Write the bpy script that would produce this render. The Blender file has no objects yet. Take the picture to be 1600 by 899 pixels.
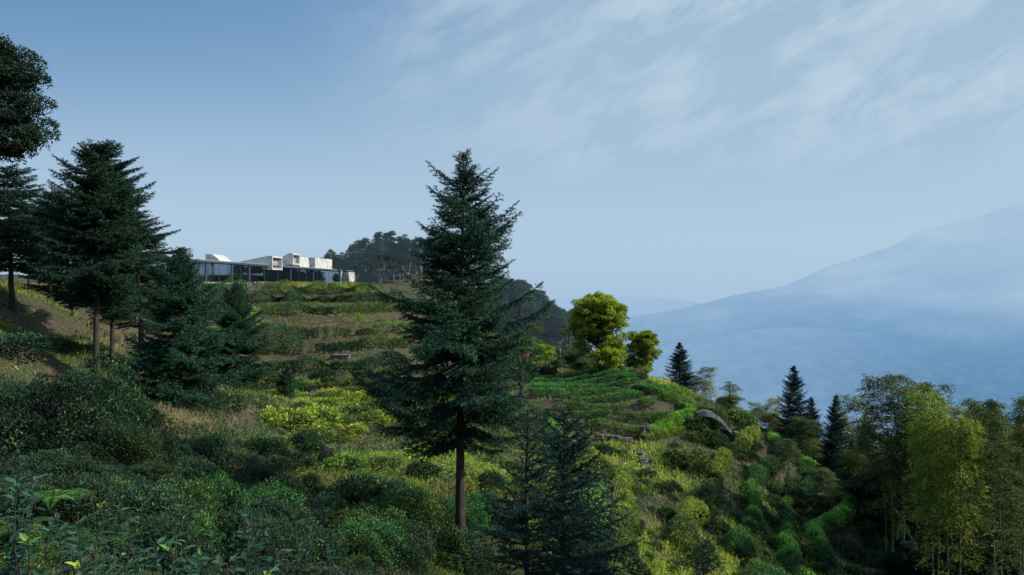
import bpy, math, numpy as np
from mathutils import Vector
R_ = np.random.RandomState
scene = bpy.context.scene
COL = scene.collection
FPX = 1600 * 28 / 36.0      # photograph's focal length in its own pixels
# ------------------------------------------------------------------ noise
def vnoise(x, y, seed=0):
    xi = np.floor(x).astype(np.int64); yi = np.floor(y).astype(np.int64)
    fx = x - xi; fy = y - yi
    fx = fx * fx * (3 - 2 * fx); fy = fy * fy * (3 - 2 * fy)
    def h(a, b):
        n = (a * 374761393 + b * 668265263 + seed * 974634777) & 0x7fffffff
        n = ((n ^ (n >> 13)) * 1274126177) & 0x7fffffff
        n = (n ^ (n >> 16)) & 0xffff
        return n / 65535.0
    a = h(xi, yi); b = h(xi + 1, yi); c = h(xi, yi + 1); d = h(xi + 1, yi + 1)
    return (a + (b - a) * fx) * (1 - fy) + (c + (d - c) * fx) * fy
def fbm(x, y, seed=0, o=4):
    s = 0; a = .5; t = 0
    for i in range(o):
        s = s + a * vnoise(x, y, seed + i * 7); t += a
        a *= .5; x = x * 2.03 + 5.1; y = y * 2.03 + 1.7
    return s / t
# ------------------------------------------------------------------ terrain
CP = []
def pp(px, py, d): CP.append(((px - 800) / FPX * d, d, -(py - 450) / FPX * d))
def xyz(x, y, z): CP.append((x, y, z))
for a in [(718,870,23),(718,899,22),(800,899,24.5),(900,899,30),(1000,899,36),(1100,899,37),(1200,899,42),(1300,899,48),
          (1440,899,52),(500,770,26),(420,760,28),(640,770,30),(800,765,32),(480,700,42),(600,700,42),(700,695,41),(850,725,42),
          (420,700,38),(430,622,54),(520,650,50),(600,610,60),(700,620,60),(600,570,70),(500,560,73),(420,560,72),(500,520,82),(600,520,84),
          (420,520,82),(500,480,95),(600,485,97),(410,480,94),(500,456,105),(600,458,107),(400,452,104),(700,500,105),(700,560,82),
          (330,610,45),(280,645,38),(350,665,34),(250,720,22),(140,592,43),(200,565,60),(200,500,85),(60,605,38),(60,547,40),
          (60,528,46),(60,474,49),(60,445,70),(0,440,70),(150,455,95),
          (900,694,63),(900,662,66),(900,622,74),(940,582,86),(880,592,84),(800,595,82),(800,650,66),(800,700,52),(900,760,48),(850,562,105),(1000,694,63),(1050,704,61),(960,735,55),(1040,640,70),
          (1150,705,66),(1000,650,69),(1060,668,69),(1040,600,86),(1130,642,78),(1200,692,72),(1300,768,65),(1400,850,57),
          (1000,760,51),(1100,800,48),(1200,800,54),(1000,850,40),(1300,852,56),(1100,735,58)]:
    pp(*a)
for a in [(0,0,-1.9),(0,3,-2.3),(-3,5,-2.5),(-6,8,-2.9),(-9,12,-3.5),(0,8,-4.2),(4,10,-6),(3,14,-6.6),(8,15,-8.6),(-4,14,-4.9),(15,25,-12.5),(20,10,-14),
          (10,4,-8),(-15,16,-3.8),(-12,5,-2),(-20,25,-3.5),(0,-20,-.5),(-30,0,0),(-40,35,0),(-60,60,2),(-80,100,2),(-80,160,2),
          (20,100,-16),(40,100,-25),(36,80,-22.5),(38,65,-23),(47,50,-23),(30,42,-20),(60,60,-25),(70,120,-38),(25,130,-28),
          (5,115,-12),(0,135,-16),(-12,145,-6),(100,100,-40),(12,100,-14),(30,25,-18),
          (-45,105,.9),(-46,125,.9),(-44,150,.9),(-41,175,.9),(-40,200,.9),(-60,130,1.2),(-60,190,1),(-30,125,.6),(-30,160,1.3),(-22,172,2.9),
          (-30,112,.25),(-38,112,.4),(-24,120,.2),(-36,120,.4),(-15,108,-1.4),(-32,190,2.6),(-24,135,.3),(-12,165,1),(10,170,-12),(-10,200,-4),(-40,240,-4),(-80,240,-5),(40,180,-45),(0,240,-30),
          (60,0,8),(55,-20,16),(90,-20,22),(90,30,8),(70,30,-8),(80,60,-18),(30,-20,-6),(30,-50,12),(130,0,15),(130,80,-30),(0,-60,8),(-60,-60,6),
          (-150,0,5),(-150,100,0),(-150,200,-12),(150,200,-90),(0,300,-70),(100,260,-110),(-150,300,-40),(0,-120,5),(120,-100,20)]:
    xyz(*a)
CP = np.array(CP)
def tps_u(r2):
    return .5 * r2 * np.log(r2 + 1e-9)
def fit(P, lam):
    n = len(P); X = P[:, :2] / 50.0
    K = tps_u(((X[:, None] - X[None]) ** 2).sum(-1)) + lam * np.eye(n)
    A = np.zeros((n + 3, n + 3)); A[:n, :n] = K
    A[:n, n] = 1; A[:n, n + 1:] = X; A[n, :n] = 1; A[n + 1:, :n] = X.T
    b = np.zeros(n + 3); b[:n] = P[:, 2]
    return X, np.linalg.solve(A, b)
TX, TW = fit(CP, 5e-4)
def tps(x, y):
    sh = np.shape(x); x = np.ravel(x) / 50.0; y = np.ravel(y) / 50.0
    out = np.empty(len(x))
    for i in range(0, len(x), 40000):
        a = x[i:i+40000]; b = y[i:i+40000]
        r2 = (a[:, None] - TX[None, :, 0]) ** 2 + (b[:, None] - TX[None, :, 1]) ** 2
        out[i:i+40000] = tps_u(r2) @ TW[:-3] + TW[-3] + TW[-2] * a + TW[-1] * b
    return out.reshape(sh)
def sstep(a, b, v):
    t = np.clip((v - a) / (b - a), 0, 1); return t * t * (3 - 2 * t)
Q1, Q2 = 1.05, 1.15
def ph1(x, y, z): return (z + (fbm(x * .05, y * .05, 3, 2) - .5)) / Q1
def ph2(x, y, z): return (z + 1.0 * (fbm(x * .07, y * .07, 9, 2) - .5)) / Q2
def ground_exact(x, y):
    x = np.asarray(x, float); y = np.asarray(y, float)
    z = tps(x, y)
    r = np.hypot(x, y)
    # terraces on the main hillside
    m = sstep(52, 60, y) * (1 - sstep(104, 110, y)) * (1 - sstep(-4, 6, x)) * sstep(-70, -55, x)
    q = Q1; ph = ph1(x, y, z)
    fl = np.floor(ph); fr = ph - fl
    zt = z + q * (fl + sstep(.62, .98, fr) - ph)
    z = z * (1 - m) + zt * m
    # narrow contour terraces on the right-hand slope
    m2 = sstep(30, 38, y) * (1 - sstep(92, 98, y)) * sstep(4, 10, x) * (1 - sstep(34, 44, x))
    q = Q2; ph = ph2(x, y, z)
    fl = np.floor(ph); fr = ph - fl
    z = z + m2 * .7 * q * (fl + sstep(.3, .95, fr) - ph)
    # the step of the two earth banks on the left
    near = sstep(3, 10, r)
    z = z + near * (.7 * (fbm(x * .25, y * .25, 11) - .5) + .25 * (fbm(x * 1.1, y * 1.1, 12, 3) - .5))
    m3 = sstep(98, 103, y) * (1 - sstep(196, 206, y)) * sstep(-60, -56, x) * (1 - sstep(-30, -24, x))
    z = z * (1 - m3) + np.minimum(z, .45) * m3
    m4 = sstep(90, 96, y) * (1 - sstep(110, 120, y)) * sstep(-42, -39, x) * (1 - sstep(-8, -2, x))
    z = z * (1 - m4) + np.minimum(z, -.45) * m4
    # unseen steep spur, added out of view on the right to shade the foreground
    z = z + 33 * np.exp(-((x - 45) / 10.5) ** 2 / 2 - ((y - 4) / 12.) ** 2 / 2)
    m5 = sstep(63.5, 64.5, y) * (1 - sstep(83, 85, y)) * sstep(0, 2, x) * (1 - sstep(12, 15, x))
    pr = (y - .03 * (x - 6) ** 2 - 65.2) / 2.25; fr5 = pr - np.floor(pr)
    z = z + m5 * .32 * (sstep(.45, .75, fr5) - fr5)
    # fall away to the valley
    f = sstep(190, 900, r)
    z = np.maximum(z, -150) * (1 - f) + f * (-482)
    return z
GX0, GX1, GY0, GY1, GS = -150., 150., -60., 260., .5
gx = np.arange(GX0, GX1 + .01, GS); gy = np.arange(GY0, GY1 + .01, GS)
GXX, GYY = np.meshgrid(gx, gy, indexing='ij')
GZ = ground_exact(GXX, GYY)
def G(x, y):
    x = np.asarray(x, float); y = np.asarray(y, float)
    u = np.clip((x - GX0) / GS, 0, len(gx) - 1.001); v = np.clip((y - GY0) / GS, 0, len(gy) - 1.001)
    i = u.astype(int); j = v.astype(int); u = u - i; v = v - j
    return (GZ[i, j] * (1-u) + GZ[i+1, j] * u) * (1-v) + (GZ[i, j+1] * (1-u) + GZ[i+1, j+1] * u) * v
DD = np.arange(3.0, 240, .2)
def at(px, py, dmin=3.):
    """the point of the ground that lies under a spot of the photograph"""
    D = DD[DD >= dmin]
    x = (px - 800) / FPX * D; z = -(py - 450) / FPX * D
    g = G(x, D)
    k = np.nonzero(z <= g)[0]
    if len(k) == 0: return None
    k = k[0]
    return float(x[k]), float(D[k]), float(g[k])
def base(px, d):
    x = (px - 800) / FPX * d
    return x, d, float(G(x, d))
# ------------------------------------------------------------------ mesh helpers
def mk_mesh(name, V, F, mat, col=None, smooth=False):
    V = np.ascontiguousarray(V, dtype=np.float32); F = np.ascontiguousarray(F, dtype=np.int32)
    me = bpy.data.meshes.new(name)
    me.vertices.add(len(V)); me.vertices.foreach_set('co', V.ravel())
    m, k = F.shape
    me.loops.add(m * k); me.loops.foreach_set('vertex_index', F.ravel())
    me.polygons.add(m); me.polygons.foreach_set('loop_start', np.arange(0, m * k, k, dtype=np.int32))
    try: me.polygons.foreach_set('loop_total', np.full(m, k, dtype=np.int32))
    except Exception: pass
    me.polygons.foreach_set('use_smooth', np.full(m, bool(smooth), dtype=bool))
    if col is not None:
        a = me.color_attributes.new('Col', 'FLOAT_COLOR', 'POINT')
        c = np.ones((len(V), 4), dtype=np.float32); c[:, :3] = col
        a.data.foreach_set('color', c.ravel())
    me.update(calc_edges=True)
    me.materials.append(mat)
    return me
def link(name, me, parent=None, loc=None, rz=0, sc=None):
    o = bpy.data.objects.new(name, me); COL.objects.link(o)
    if parent: o.parent = parent
    if loc is not None: o.location = loc
    o.rotation_euler = (0, 0, rz)
    if sc is not None: o.scale = sc if hasattr(sc, '__len__') else (sc, sc, sc)
    return o
def tag(o, label=None, cat=None, group=None, kind=None):
    if label: o['label'] = label
    if cat: o['category'] = cat
    if group: o['group'] = group
    if kind: o['kind'] = kind
    return o
def thing(name, label, cat, loc, rz=0, sc=None, group=None):
    return tag(link(name, None, None, loc, rz, sc), label, cat, group)
def copy_thing(src, loc, rz, sc, label, group=None, rx=0, ry=0):
    r = src.copy(); COL.objects.link(r)
    r.location = loc; r.rotation_euler = (rx, ry, rz); r.scale = sc if hasattr(sc, '__len__') else (sc, sc, sc)
    r['label'] = label
    if group: r['group'] = group
    for ch in list(src.children):
        c = ch.copy(); COL.objects.link(c); c.parent = r
    return r
class Acc:
    def __init__(s): s.V = []; s.F = []; s.C = []; s.n = 0
    def add(s, V, F, C=None):
        s.V.append(V); s.F.append(np.asarray(F) + s.n); s.n += len(V)
        if C is not None: s.C.append(np.broadcast_to(C, (len(V), 3)))
    def mesh(s, name, mat, smooth=False):
        return mk_mesh(name, np.concatenate(s.V), np.concatenate(s.F), mat, np.concatenate(s.C) if s.C else None, smooth)
def norm(v): return v / (np.linalg.norm(v, axis=-1, keepdims=True) + 1e-9)
def tube(P, r, k=7, rough=0, rs=None):
    P = np.asarray(P, float); n = len(P); r = np.broadcast_to(r, (n,))
    T = np.gradient(P, axis=0); T = norm(T)
    ref = np.array([0, 0, 1.]) if abs(T[0, 2]) < .9 else np.array([1., 0, 0])
    A = norm(np.cross(T, ref)); B = np.cross(T, A)
    th = np.linspace(0, 2 * np.pi, k, endpoint=False)
    rr = r[:, None] * np.ones((n, k))
    if rough: rr = rr * (1 + rough * (rs.rand(n, k) - .5))
    V = P[:, None] + rr[..., None] * (np.cos(th)[None, :, None] * A[:, None] + np.sin(th)[None, :, None] * B[:, None])
    V = V.reshape(-1, 3)
    i = np.arange(n - 1)[:, None] * k; j = np.arange(k)[None]
    a = i + j; b = i + (j + 1) % k
    F = np.stack([a, b, b + k, a + k], -1).reshape(-1, 4)
    c = len(V); V = np.vstack([V, P[-1:]])
    cap = np.stack([(n-1)*k + np.arange(k), (n-1)*k + (np.arange(k)+1) % k, np.full(k, c), np.full(k, c)], -1)
    # the cap as thin quads towards the end point
    return V, F
def rdir(rs, n):
    return norm(rs.normal(size=(n, 3)))
def leaves(P, D, N, L, W, C, fold=.18):
    """diamond leaves: base, side, tip, side"""
    n = len(P); D = norm(D); S = norm(np.cross(D, N)); N = np.cross(S, D)
    L = np.broadcast_to(L, (n,))[:, None]; W = np.broadcast_to(W, (n,))[:, None]
    m = P + D * L * .45
    V = np.stack([P, m + S * W * .5 + N * W * fold, P + D * L - N * L * .12, m - S * W * .5 + N * W * fold], 1).reshape(-1, 3)
    F = np.arange(4 * n).reshape(n, 4)
    return V, F, np.repeat(C, 4, 0)
def big_leaves(P, D, N, L, W, C):
    """larger leaves with a midrib fold and a curved blade: 4 quads each"""
    n = len(P); D = norm(D); S = norm(np.cross(D, N)); N = np.cross(S, D)
    L = np.broadcast_to(L, (n,))[:, None]; W = np.broadcast_to(W, (n,))[:, None]
    def pt(u, w, lift): return P + D * L * u + S * W * w - N * L * (.28 * u * u) + N * W * lift
    V = np.stack([pt(0, 0, 0), pt(.3, .42, .16), pt(.34, 0, 0), pt(.3, -.42, .16),
                  pt(.68, .34, .13), pt(.7, 0, 0), pt(.68, -.34, .13), pt(1.02, 0, 0)], 1).reshape(-1, 3)
    f = np.array([[0, 1, 2, 2], [0, 2, 3, 3], [2, 1, 4, 5], [2, 5, 6, 3], [5, 4, 7, 7], [5, 7, 6, 6]])
    f = np.array([[0, 2, 1, 0]])  # replaced below
    q = np.array([[2, 1, 4, 5], [3, 2, 5, 6]])
    # tips and bases as quads that share the midrib vertex
    q = np.vstack([q, [[0, 1, 2, 3]], [[4, 7, 6, 5]]])
    F = (np.arange(n)[:, None, None] * 8 + q[None]).reshape(-1, 4)
    return V, F, np.repeat(C, 8, 0)
def needles(P0, P1, dens, nl, nw, rs, col, tipcol=None, lean=.75):
    """bottle-brush needles along straight twigs (triangles)"""
    seg = P1 - P0; ln = np.linalg.norm(seg, axis=1)
    cnt = np.maximum(3, (ln * dens).astype(int))
    idx = np.repeat(np.arange(len(P0)), cnt); n = len(idx)
    u = rs.rand(n)[:, None]; ax = norm(seg)[idx]
    P = P0[idx] + seg[idx] * u
    rad = rs.normal(size=(n, 3)); rad = norm(rad - (rad * ax).sum(1, keepdims=True) * ax)
    rad[:, 2] += .15
    D = norm(ax * lean + rad)
    S = norm(np.cross(D, rs.normal(size=(n, 3))))
    l = nl * (.7 + .5 * rs.rand(n))[:, None] * (1 - .35 * u)
    V = np.stack([P + S * nw * .5, P + D * l, P - S * nw * .5], 1).reshape(-1, 3)
    c = col * (.6 + .8 * rs.rand(len(P0), 1))[idx]
    if tipcol is not None:
        k = np.clip((u - .55) * 2, 0, 1) * (rs.rand(len(P0), 1) < .5)[idx]
        c = c * (1 - k) + tipcol * k
    return V, np.arange(3 * n).reshape(n, 3), np.repeat(c, 3, 0)
# ------------------------------------------------------------------ materials
def new_mat(name):
    m = bpy.data.materials.new(name); m.use_nodes = True
    nt = m.node_tree; nt.nodes.clear()
    out = nt.nodes.new('ShaderNodeOutputMaterial')
    return m, nt, out
def N_(nt, t, **kw):
    n = nt.nodes.new(t)
    for k, v in kw.items(): setattr(n, k, v)
    return n
def leaf_mat(name, gain=1.0, trans=.35, gloss=.018, rough=.6, rnd=.5, huevar=.04, haze=0):
    m, nt, out = new_mat(name); L = nt.links
    at_ = N_(nt, 'ShaderNodeAttribute', attribute_name='Col')
    oi = N_(nt, 'ShaderNodeObjectInfo')
    hs = N_(nt, 'ShaderNodeHueSaturation')
    mr = N_(nt, 'ShaderNodeMapRange'); mr.inputs[3].default_value = gain * (1 - rnd * .5); mr.inputs[4].default_value = gain * (1 + rnd * .5)
    L.new(oi.outputs['Random'], mr.inputs[0]); L.new(mr.outputs[0], hs.inputs['Value'])
    mu = N_(nt, 'ShaderNodeMath', operation='MULTIPLY'); mu.inputs[1].default_value = 7.31
    fr = N_(nt, 'ShaderNodeMath', operation='FRACT')
    L.new(oi.outputs['Random'], mu.inputs[0]); L.new(mu.outputs[0], fr.inputs[0])
    mh = N_(nt, 'ShaderNodeMapRange'); mh.inputs[3].default_value = .5 - huevar; mh.inputs[4].default_value = .5 + huevar
    L.new(fr.outputs[0], mh.inputs[0]); L.new(mh.outputs[0], hs.inputs['Hue'])
    L.new(at_.outputs['Color'], hs.inputs['Color'])
    d = N_(nt, 'ShaderNodeBsdfDiffuse'); t = N_(nt, 'ShaderNodeBsdfTranslucent'); g = N_(nt, 'ShaderNodeBsdfGlossy')
    g.inputs['Roughness'].default_value = rough; g.inputs['Color'].default_value = (.9, .95, 1, 1)
    L.new(hs.outputs[0], d.inputs[0])
    t2 = N_(nt, 'ShaderNodeMixRGB', blend_type='MULTIPLY'); t2.inputs[0].default_value = 1; t2.inputs[2].default_value = (1.25, 1.2, .55, 1)
    L.new(hs.outputs[0], t2.inputs[1]); L.new(t2.outputs[0], t.inputs[0])
    a = N_(nt, 'ShaderNodeMixShader'); a.inputs[0].default_value = trans
    L.new(d.outputs[0], a.inputs[1]); L.new(t.outputs[0], a.inputs[2])
    b = N_(nt, 'ShaderNodeMixShader'); b.inputs[0].default_value = gloss
    L.new(a.outputs[0], b.inputs[1]); L.new(g.outputs[0], b.inputs[2])
    last = b.outputs[0]
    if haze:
        e = N_(nt, 'ShaderNodeEmission'); e.inputs[0].default_value = (.30, .44, .60, 1); e.inputs[1].default_value = 1  # distance haze painted in as a faint blue glow
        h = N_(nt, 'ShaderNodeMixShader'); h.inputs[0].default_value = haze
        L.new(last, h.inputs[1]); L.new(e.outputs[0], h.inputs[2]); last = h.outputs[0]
    L.new(last, out.inputs[0]); m.cycles.use_transparent_shadow = False
    return m
def noisy_mat(name, c1, c2, scale=4, rough=.85, bump=.3, detail=6, c3=None, stretch=(1, 1, 1), metal=0):
    m, nt, out = new_mat(name); L = nt.links
    tc = N_(nt, 'ShaderNodeTexCoord'); mp = N_(nt, 'ShaderNodeMapping'); mp.inputs['Scale'].default_value = stretch
    L.new(tc.outputs['Object'], mp.inputs[0])
    n = N_(nt, 'ShaderNodeTexNoise'); n.inputs['Scale'].default_value = scale; n.inputs['Detail'].default_value = detail
    L.new(mp.outputs[0], n.inputs['Vector'])
    cr = N_(nt, 'ShaderNodeValToRGB'); e = cr.color_ramp.elements
    e[0].position = .35; e[0].color = (*c1, 1); e[1].position = .65; e[1].color = (*c2, 1)
    if c3: x = e.new(.5); x.color = (*c3, 1)
    L.new(n.outputs[0], cr.inputs[0])
    p = N_(nt, 'ShaderNodeBsdfPrincipled'); p.inputs['Roughness'].default_value = rough; p.inputs['Metallic'].default_value = metal
    L.new(cr.outputs[0], p.inputs['Base Color'])
    if bump:
        b = N_(nt, 'ShaderNodeBump'); b.inputs['Strength'].default_value = bump; b.inputs['Distance'].default_value = .05
        L.new(n.outputs[0], b.inputs['Height']); L.new(b.outputs[0], p.inputs['Normal'])
    L.new(p.outputs[0], out.inputs[0])
    return m
M_leaf = leaf_mat('foliage', gain=1.55)
M_needle = leaf_mat('needles', gain=1.6, trans=.12, gloss=.02, rough=.6, rnd=.3, huevar=.015)
M_yleaf = leaf_mat('sunlit_foliage', trans=.4, gloss=.01, rnd=.1, huevar=.01)
M_bamboo = leaf_mat('bamboo_foliage', gain=1.25, trans=.4, gloss=.015, rnd=.7, huevar=.03)
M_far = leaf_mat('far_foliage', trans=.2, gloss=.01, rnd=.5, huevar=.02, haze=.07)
M_grass = leaf_mat('grass_blades', gain=1.45, trans=.35, gloss=.01, rnd=0, huevar=0)
M_bark = noisy_mat('bark', (.018, .014, .012), (.065, .046, .036), 9, .95, .8, stretch=(1, 1, .25))
M_limb = noisy_mat('dark_limb_bark', (.010, .011, .009), (.035, .030, .024), 9, .95, .4)
M_barkpale = noisy_mat('pale_bark', (.20, .19, .17), (.40, .38, .35), 6, .9, .5, stretch=(1, 1, .25))
M_culm = noisy_mat('bamboo_culm', (.10, .13, .05), (.22, .24, .10), 3, .5, .1)
M_twig = noisy_mat('twig', (.02, .022, .016), (.05, .045, .03), 12, .9, .3)
M_dead = noisy_mat('dead_wood', (.22, .21, .19), (.5, .48, .44), 10, .9, .4)
M_conc = noisy_mat('white_concrete', (.36, .37, .37), (.60, .61, .60), 1.1, .85, .15, c3=(.52, .53, .52))
M_concg = noisy_mat('grey_concrete', (.20, .20, .20), (.36, .36, .35), 2.5, .9, .3)
M_frame = noisy_mat('dark_metal', (.05, .075, .105), (.075, .10, .135), 2, .45, 0, metal=.3)
M_stone = noisy_mat('wall_stone', (.05, .048, .042), (.24, .22, .19), 3, .95, .8, c3=(.12, .11, .10))
M_rock = noisy_mat('rock', (.05, .048, .045), (.16, .15, .14), 4, .95, .9)
M_tarp = noisy_mat('black_sheet', (.003, .004, .005), (.008, .009, .011), 6, 1, .5)
M_weathered = noisy_mat('weathered_concrete', (.06, .07, .07), (.17, .18, .18), 2.5, .9, .3)
M_curt = noisy_mat('curtain', (.34, .40, .47), (.50, .56, .63), 5, .9, .1, stretch=(6, 6, .3))
M_inside = noisy_mat('interior', (.45, .48, .50), (.62, .65, .66), .5, .9, 0)
M_white = noisy_mat('house_render', (.65, .68, .7), (.8, .8, .8), 1, .9, 0)
M_tile = noisy_mat('house_tile', (.20, .22, .26), (.3, .32, .36), 1, .9, 0)
def glass_mat():
    m, nt, out = new_mat('window_glass'); L = nt.links
    g = N_(nt, 'ShaderNodeBsdfGlossy'); g.inputs[0].default_value = (.75, .85, .9, 1); g.inputs[1].default_value = .04
    t = N_(nt, 'ShaderNodeBsdfTransparent'); t.inputs[0].default_value = (.75, .84, .88, 1)
    f = N_(nt, 'ShaderNodeFresnel'); f.inputs[0].default_value = 1.5
    f2 = N_(nt, 'ShaderNodeMapRange'); f2.inputs[3].default_value = .34; L.new(f.outputs[0], f2.inputs[0])
    mx = N_(nt, 'ShaderNodeMixShader'); L.new(f2.outputs[0], mx.inputs[0]); L.new(t.outputs[0], mx.inputs[1]); L.new(g.outputs[0], mx.inputs[2])
    L.new(mx.outputs[0], out.inputs[0]); return m
M_glass = glass_mat()
def ground_mat():
    m, nt, out = new_mat('hill_ground'); L = nt.links
    geo = N_(nt, 'ShaderNodeNewGeometry')
    def noise(s, d, off=0):
        mp = N_(nt, 'ShaderNodeMapping'); mp.inputs['Location'].default_value = (off, off * .7, 0)
        L.new(geo.outputs['Position'], mp.inputs[0])
        n = N_(nt, 'ShaderNodeTexNoise'); n.inputs['Scale'].default_value = s; n.inputs['Detail'].default_value = d
        L.new(mp.outputs[0], n.inputs['Vector']); return n.outputs[0]
    def ramp(sock, els):
        cr = N_(nt, 'ShaderNodeValToRGB'); e = cr.color_ramp.elements
        e[0].position, e[0].color = els[0][0], (*els[0][1], 1); e[1].position, e[1].color = els[-1][0], (*els[-1][1], 1)
        for p, c in els[1:-1]:
            x = e.new(p); x.color = (*c, 1)
        L.new(sock, cr.inputs[0]); return cr.outputs[0]
    big = noise(.12, 3); mid = noise(.9, 6, 13); fine = noise(9, 8, 31)
    soil = ramp(fine, [(.3, (.030, .021, .015)), (.5, (.075, .052, .036)), (.72, (.15, .115, .085))])
    green = ramp(fine, [(.3, (.012, .022, .008)), (.55, (.045, .065, .018)), (.75, (.10, .13, .035))])
    fac = ramp(mid, [(.40, (0, 0, 0)), (.58, (1, 1, 1))])
    mx = N_(nt, 'ShaderNodeMixRGB'); L.new(fac, mx.inputs[0]); L.new(soil, mx.inputs[1]); L.new(green, mx.inputs[2])
    # earth shows where it is steep
    sx = N_(nt, 'ShaderNodeSeparateXYZ'); L.new(geo.outputs['True Normal'], sx.inputs[0])
    st = N_(nt, 'ShaderNodeMapRange'); st.inputs[1].default_value = .88; st.inputs[2].default_value = .62; L.new(sx.outputs[2], st.inputs[0])
    mx2 = N_(nt, 'ShaderNodeMixRGB'); L.new(st.outputs[0], mx2.inputs[0]); L.new(mx.outputs[0], mx2.inputs[1]); L.new(soil, mx2.inputs[2])
    p = N_(nt, 'ShaderNodeBsdfPrincipled'); p.inputs['Roughness'].default_value = .95; L.new(mx2.outputs[0], p.inputs['Base Color'])
    b = N_(nt, 'ShaderNodeBump'); b.inputs['Strength'].default_value = .9; b.inputs['Distance'].default_value = .15
    ad = N_(nt, 'ShaderNodeMath', operation='ADD'); L.new(mid, ad.inputs[0]); L.new(fine, ad.inputs[1])
    L.new(ad.outputs[0], b.inputs['Height']); L.new(b.outputs[0], p.inputs['Normal'])
    L.new(p.outputs[0], out.inputs[0]); return m
M_ground = ground_mat()
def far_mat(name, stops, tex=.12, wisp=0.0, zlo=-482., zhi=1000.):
    """distant land with haze painted in as self-lit colour, paling with height above the valley"""
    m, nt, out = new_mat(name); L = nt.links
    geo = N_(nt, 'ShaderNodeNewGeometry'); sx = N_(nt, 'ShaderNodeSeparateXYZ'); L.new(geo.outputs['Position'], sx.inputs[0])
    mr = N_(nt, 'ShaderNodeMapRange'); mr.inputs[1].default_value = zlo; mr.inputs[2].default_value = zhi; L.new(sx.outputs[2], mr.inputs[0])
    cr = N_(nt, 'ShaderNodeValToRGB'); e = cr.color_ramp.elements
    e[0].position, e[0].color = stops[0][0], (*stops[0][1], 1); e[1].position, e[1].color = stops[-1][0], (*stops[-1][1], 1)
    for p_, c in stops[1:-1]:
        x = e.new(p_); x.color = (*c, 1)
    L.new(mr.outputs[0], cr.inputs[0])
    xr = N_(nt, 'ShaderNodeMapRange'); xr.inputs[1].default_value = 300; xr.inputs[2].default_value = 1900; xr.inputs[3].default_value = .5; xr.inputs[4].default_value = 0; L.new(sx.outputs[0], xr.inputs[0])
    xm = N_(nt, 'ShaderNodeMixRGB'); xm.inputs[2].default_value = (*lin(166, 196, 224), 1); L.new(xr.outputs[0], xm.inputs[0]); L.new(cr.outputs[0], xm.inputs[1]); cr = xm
    # mist banks painted into the haze colour
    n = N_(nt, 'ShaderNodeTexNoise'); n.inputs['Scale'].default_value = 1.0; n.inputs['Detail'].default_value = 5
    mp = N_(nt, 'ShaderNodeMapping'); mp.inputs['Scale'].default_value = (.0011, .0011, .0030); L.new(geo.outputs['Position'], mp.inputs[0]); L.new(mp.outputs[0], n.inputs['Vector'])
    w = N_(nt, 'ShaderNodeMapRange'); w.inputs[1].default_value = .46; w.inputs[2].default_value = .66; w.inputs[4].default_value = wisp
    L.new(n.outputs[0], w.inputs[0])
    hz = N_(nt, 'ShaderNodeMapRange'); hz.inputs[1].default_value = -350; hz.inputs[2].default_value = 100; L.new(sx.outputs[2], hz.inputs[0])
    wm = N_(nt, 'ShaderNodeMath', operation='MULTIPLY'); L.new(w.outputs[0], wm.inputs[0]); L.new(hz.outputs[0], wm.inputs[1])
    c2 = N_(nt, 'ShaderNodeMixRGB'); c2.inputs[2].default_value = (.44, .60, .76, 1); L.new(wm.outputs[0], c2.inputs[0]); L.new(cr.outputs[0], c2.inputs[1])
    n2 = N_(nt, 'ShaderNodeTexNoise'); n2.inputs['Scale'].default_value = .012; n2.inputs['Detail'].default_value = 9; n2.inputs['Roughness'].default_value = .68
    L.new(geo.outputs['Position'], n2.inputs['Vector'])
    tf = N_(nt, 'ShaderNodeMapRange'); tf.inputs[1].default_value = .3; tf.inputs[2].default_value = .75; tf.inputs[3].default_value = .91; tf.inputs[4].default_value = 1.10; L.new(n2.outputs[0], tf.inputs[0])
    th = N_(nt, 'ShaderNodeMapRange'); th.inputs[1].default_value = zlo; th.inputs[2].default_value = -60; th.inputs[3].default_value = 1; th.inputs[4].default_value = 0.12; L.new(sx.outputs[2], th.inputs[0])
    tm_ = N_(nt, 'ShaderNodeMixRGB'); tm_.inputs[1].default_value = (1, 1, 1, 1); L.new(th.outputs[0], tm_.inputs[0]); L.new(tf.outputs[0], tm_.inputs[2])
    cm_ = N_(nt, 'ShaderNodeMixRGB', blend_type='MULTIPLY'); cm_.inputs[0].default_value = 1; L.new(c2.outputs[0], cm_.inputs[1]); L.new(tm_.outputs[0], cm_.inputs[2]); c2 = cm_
    em = N_(nt, 'ShaderNodeEmission'); L.new(c2.outputs[0], em.inputs[0]); em.inputs[1].default_value = 1  # self-lit colour stands in for the haze over the land
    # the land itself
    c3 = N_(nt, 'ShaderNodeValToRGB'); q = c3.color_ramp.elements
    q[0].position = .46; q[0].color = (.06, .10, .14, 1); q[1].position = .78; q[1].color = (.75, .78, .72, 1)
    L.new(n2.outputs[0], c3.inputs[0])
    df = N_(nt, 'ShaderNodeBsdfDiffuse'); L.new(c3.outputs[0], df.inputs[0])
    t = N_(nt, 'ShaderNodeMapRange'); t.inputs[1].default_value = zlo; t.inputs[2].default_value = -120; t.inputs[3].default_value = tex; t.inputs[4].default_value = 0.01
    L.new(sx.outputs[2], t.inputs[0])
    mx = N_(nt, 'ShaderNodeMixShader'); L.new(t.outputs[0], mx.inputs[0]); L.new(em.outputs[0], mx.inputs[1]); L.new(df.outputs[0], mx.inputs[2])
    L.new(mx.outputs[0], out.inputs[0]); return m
def lin(r, g, b):
    f = lambda c: (c / 255 / 12.92) if c / 255 < .04045 else ((c / 255 + .055) / 1.055) ** 2.4
    return (f(r), f(g), f(b))
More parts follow.
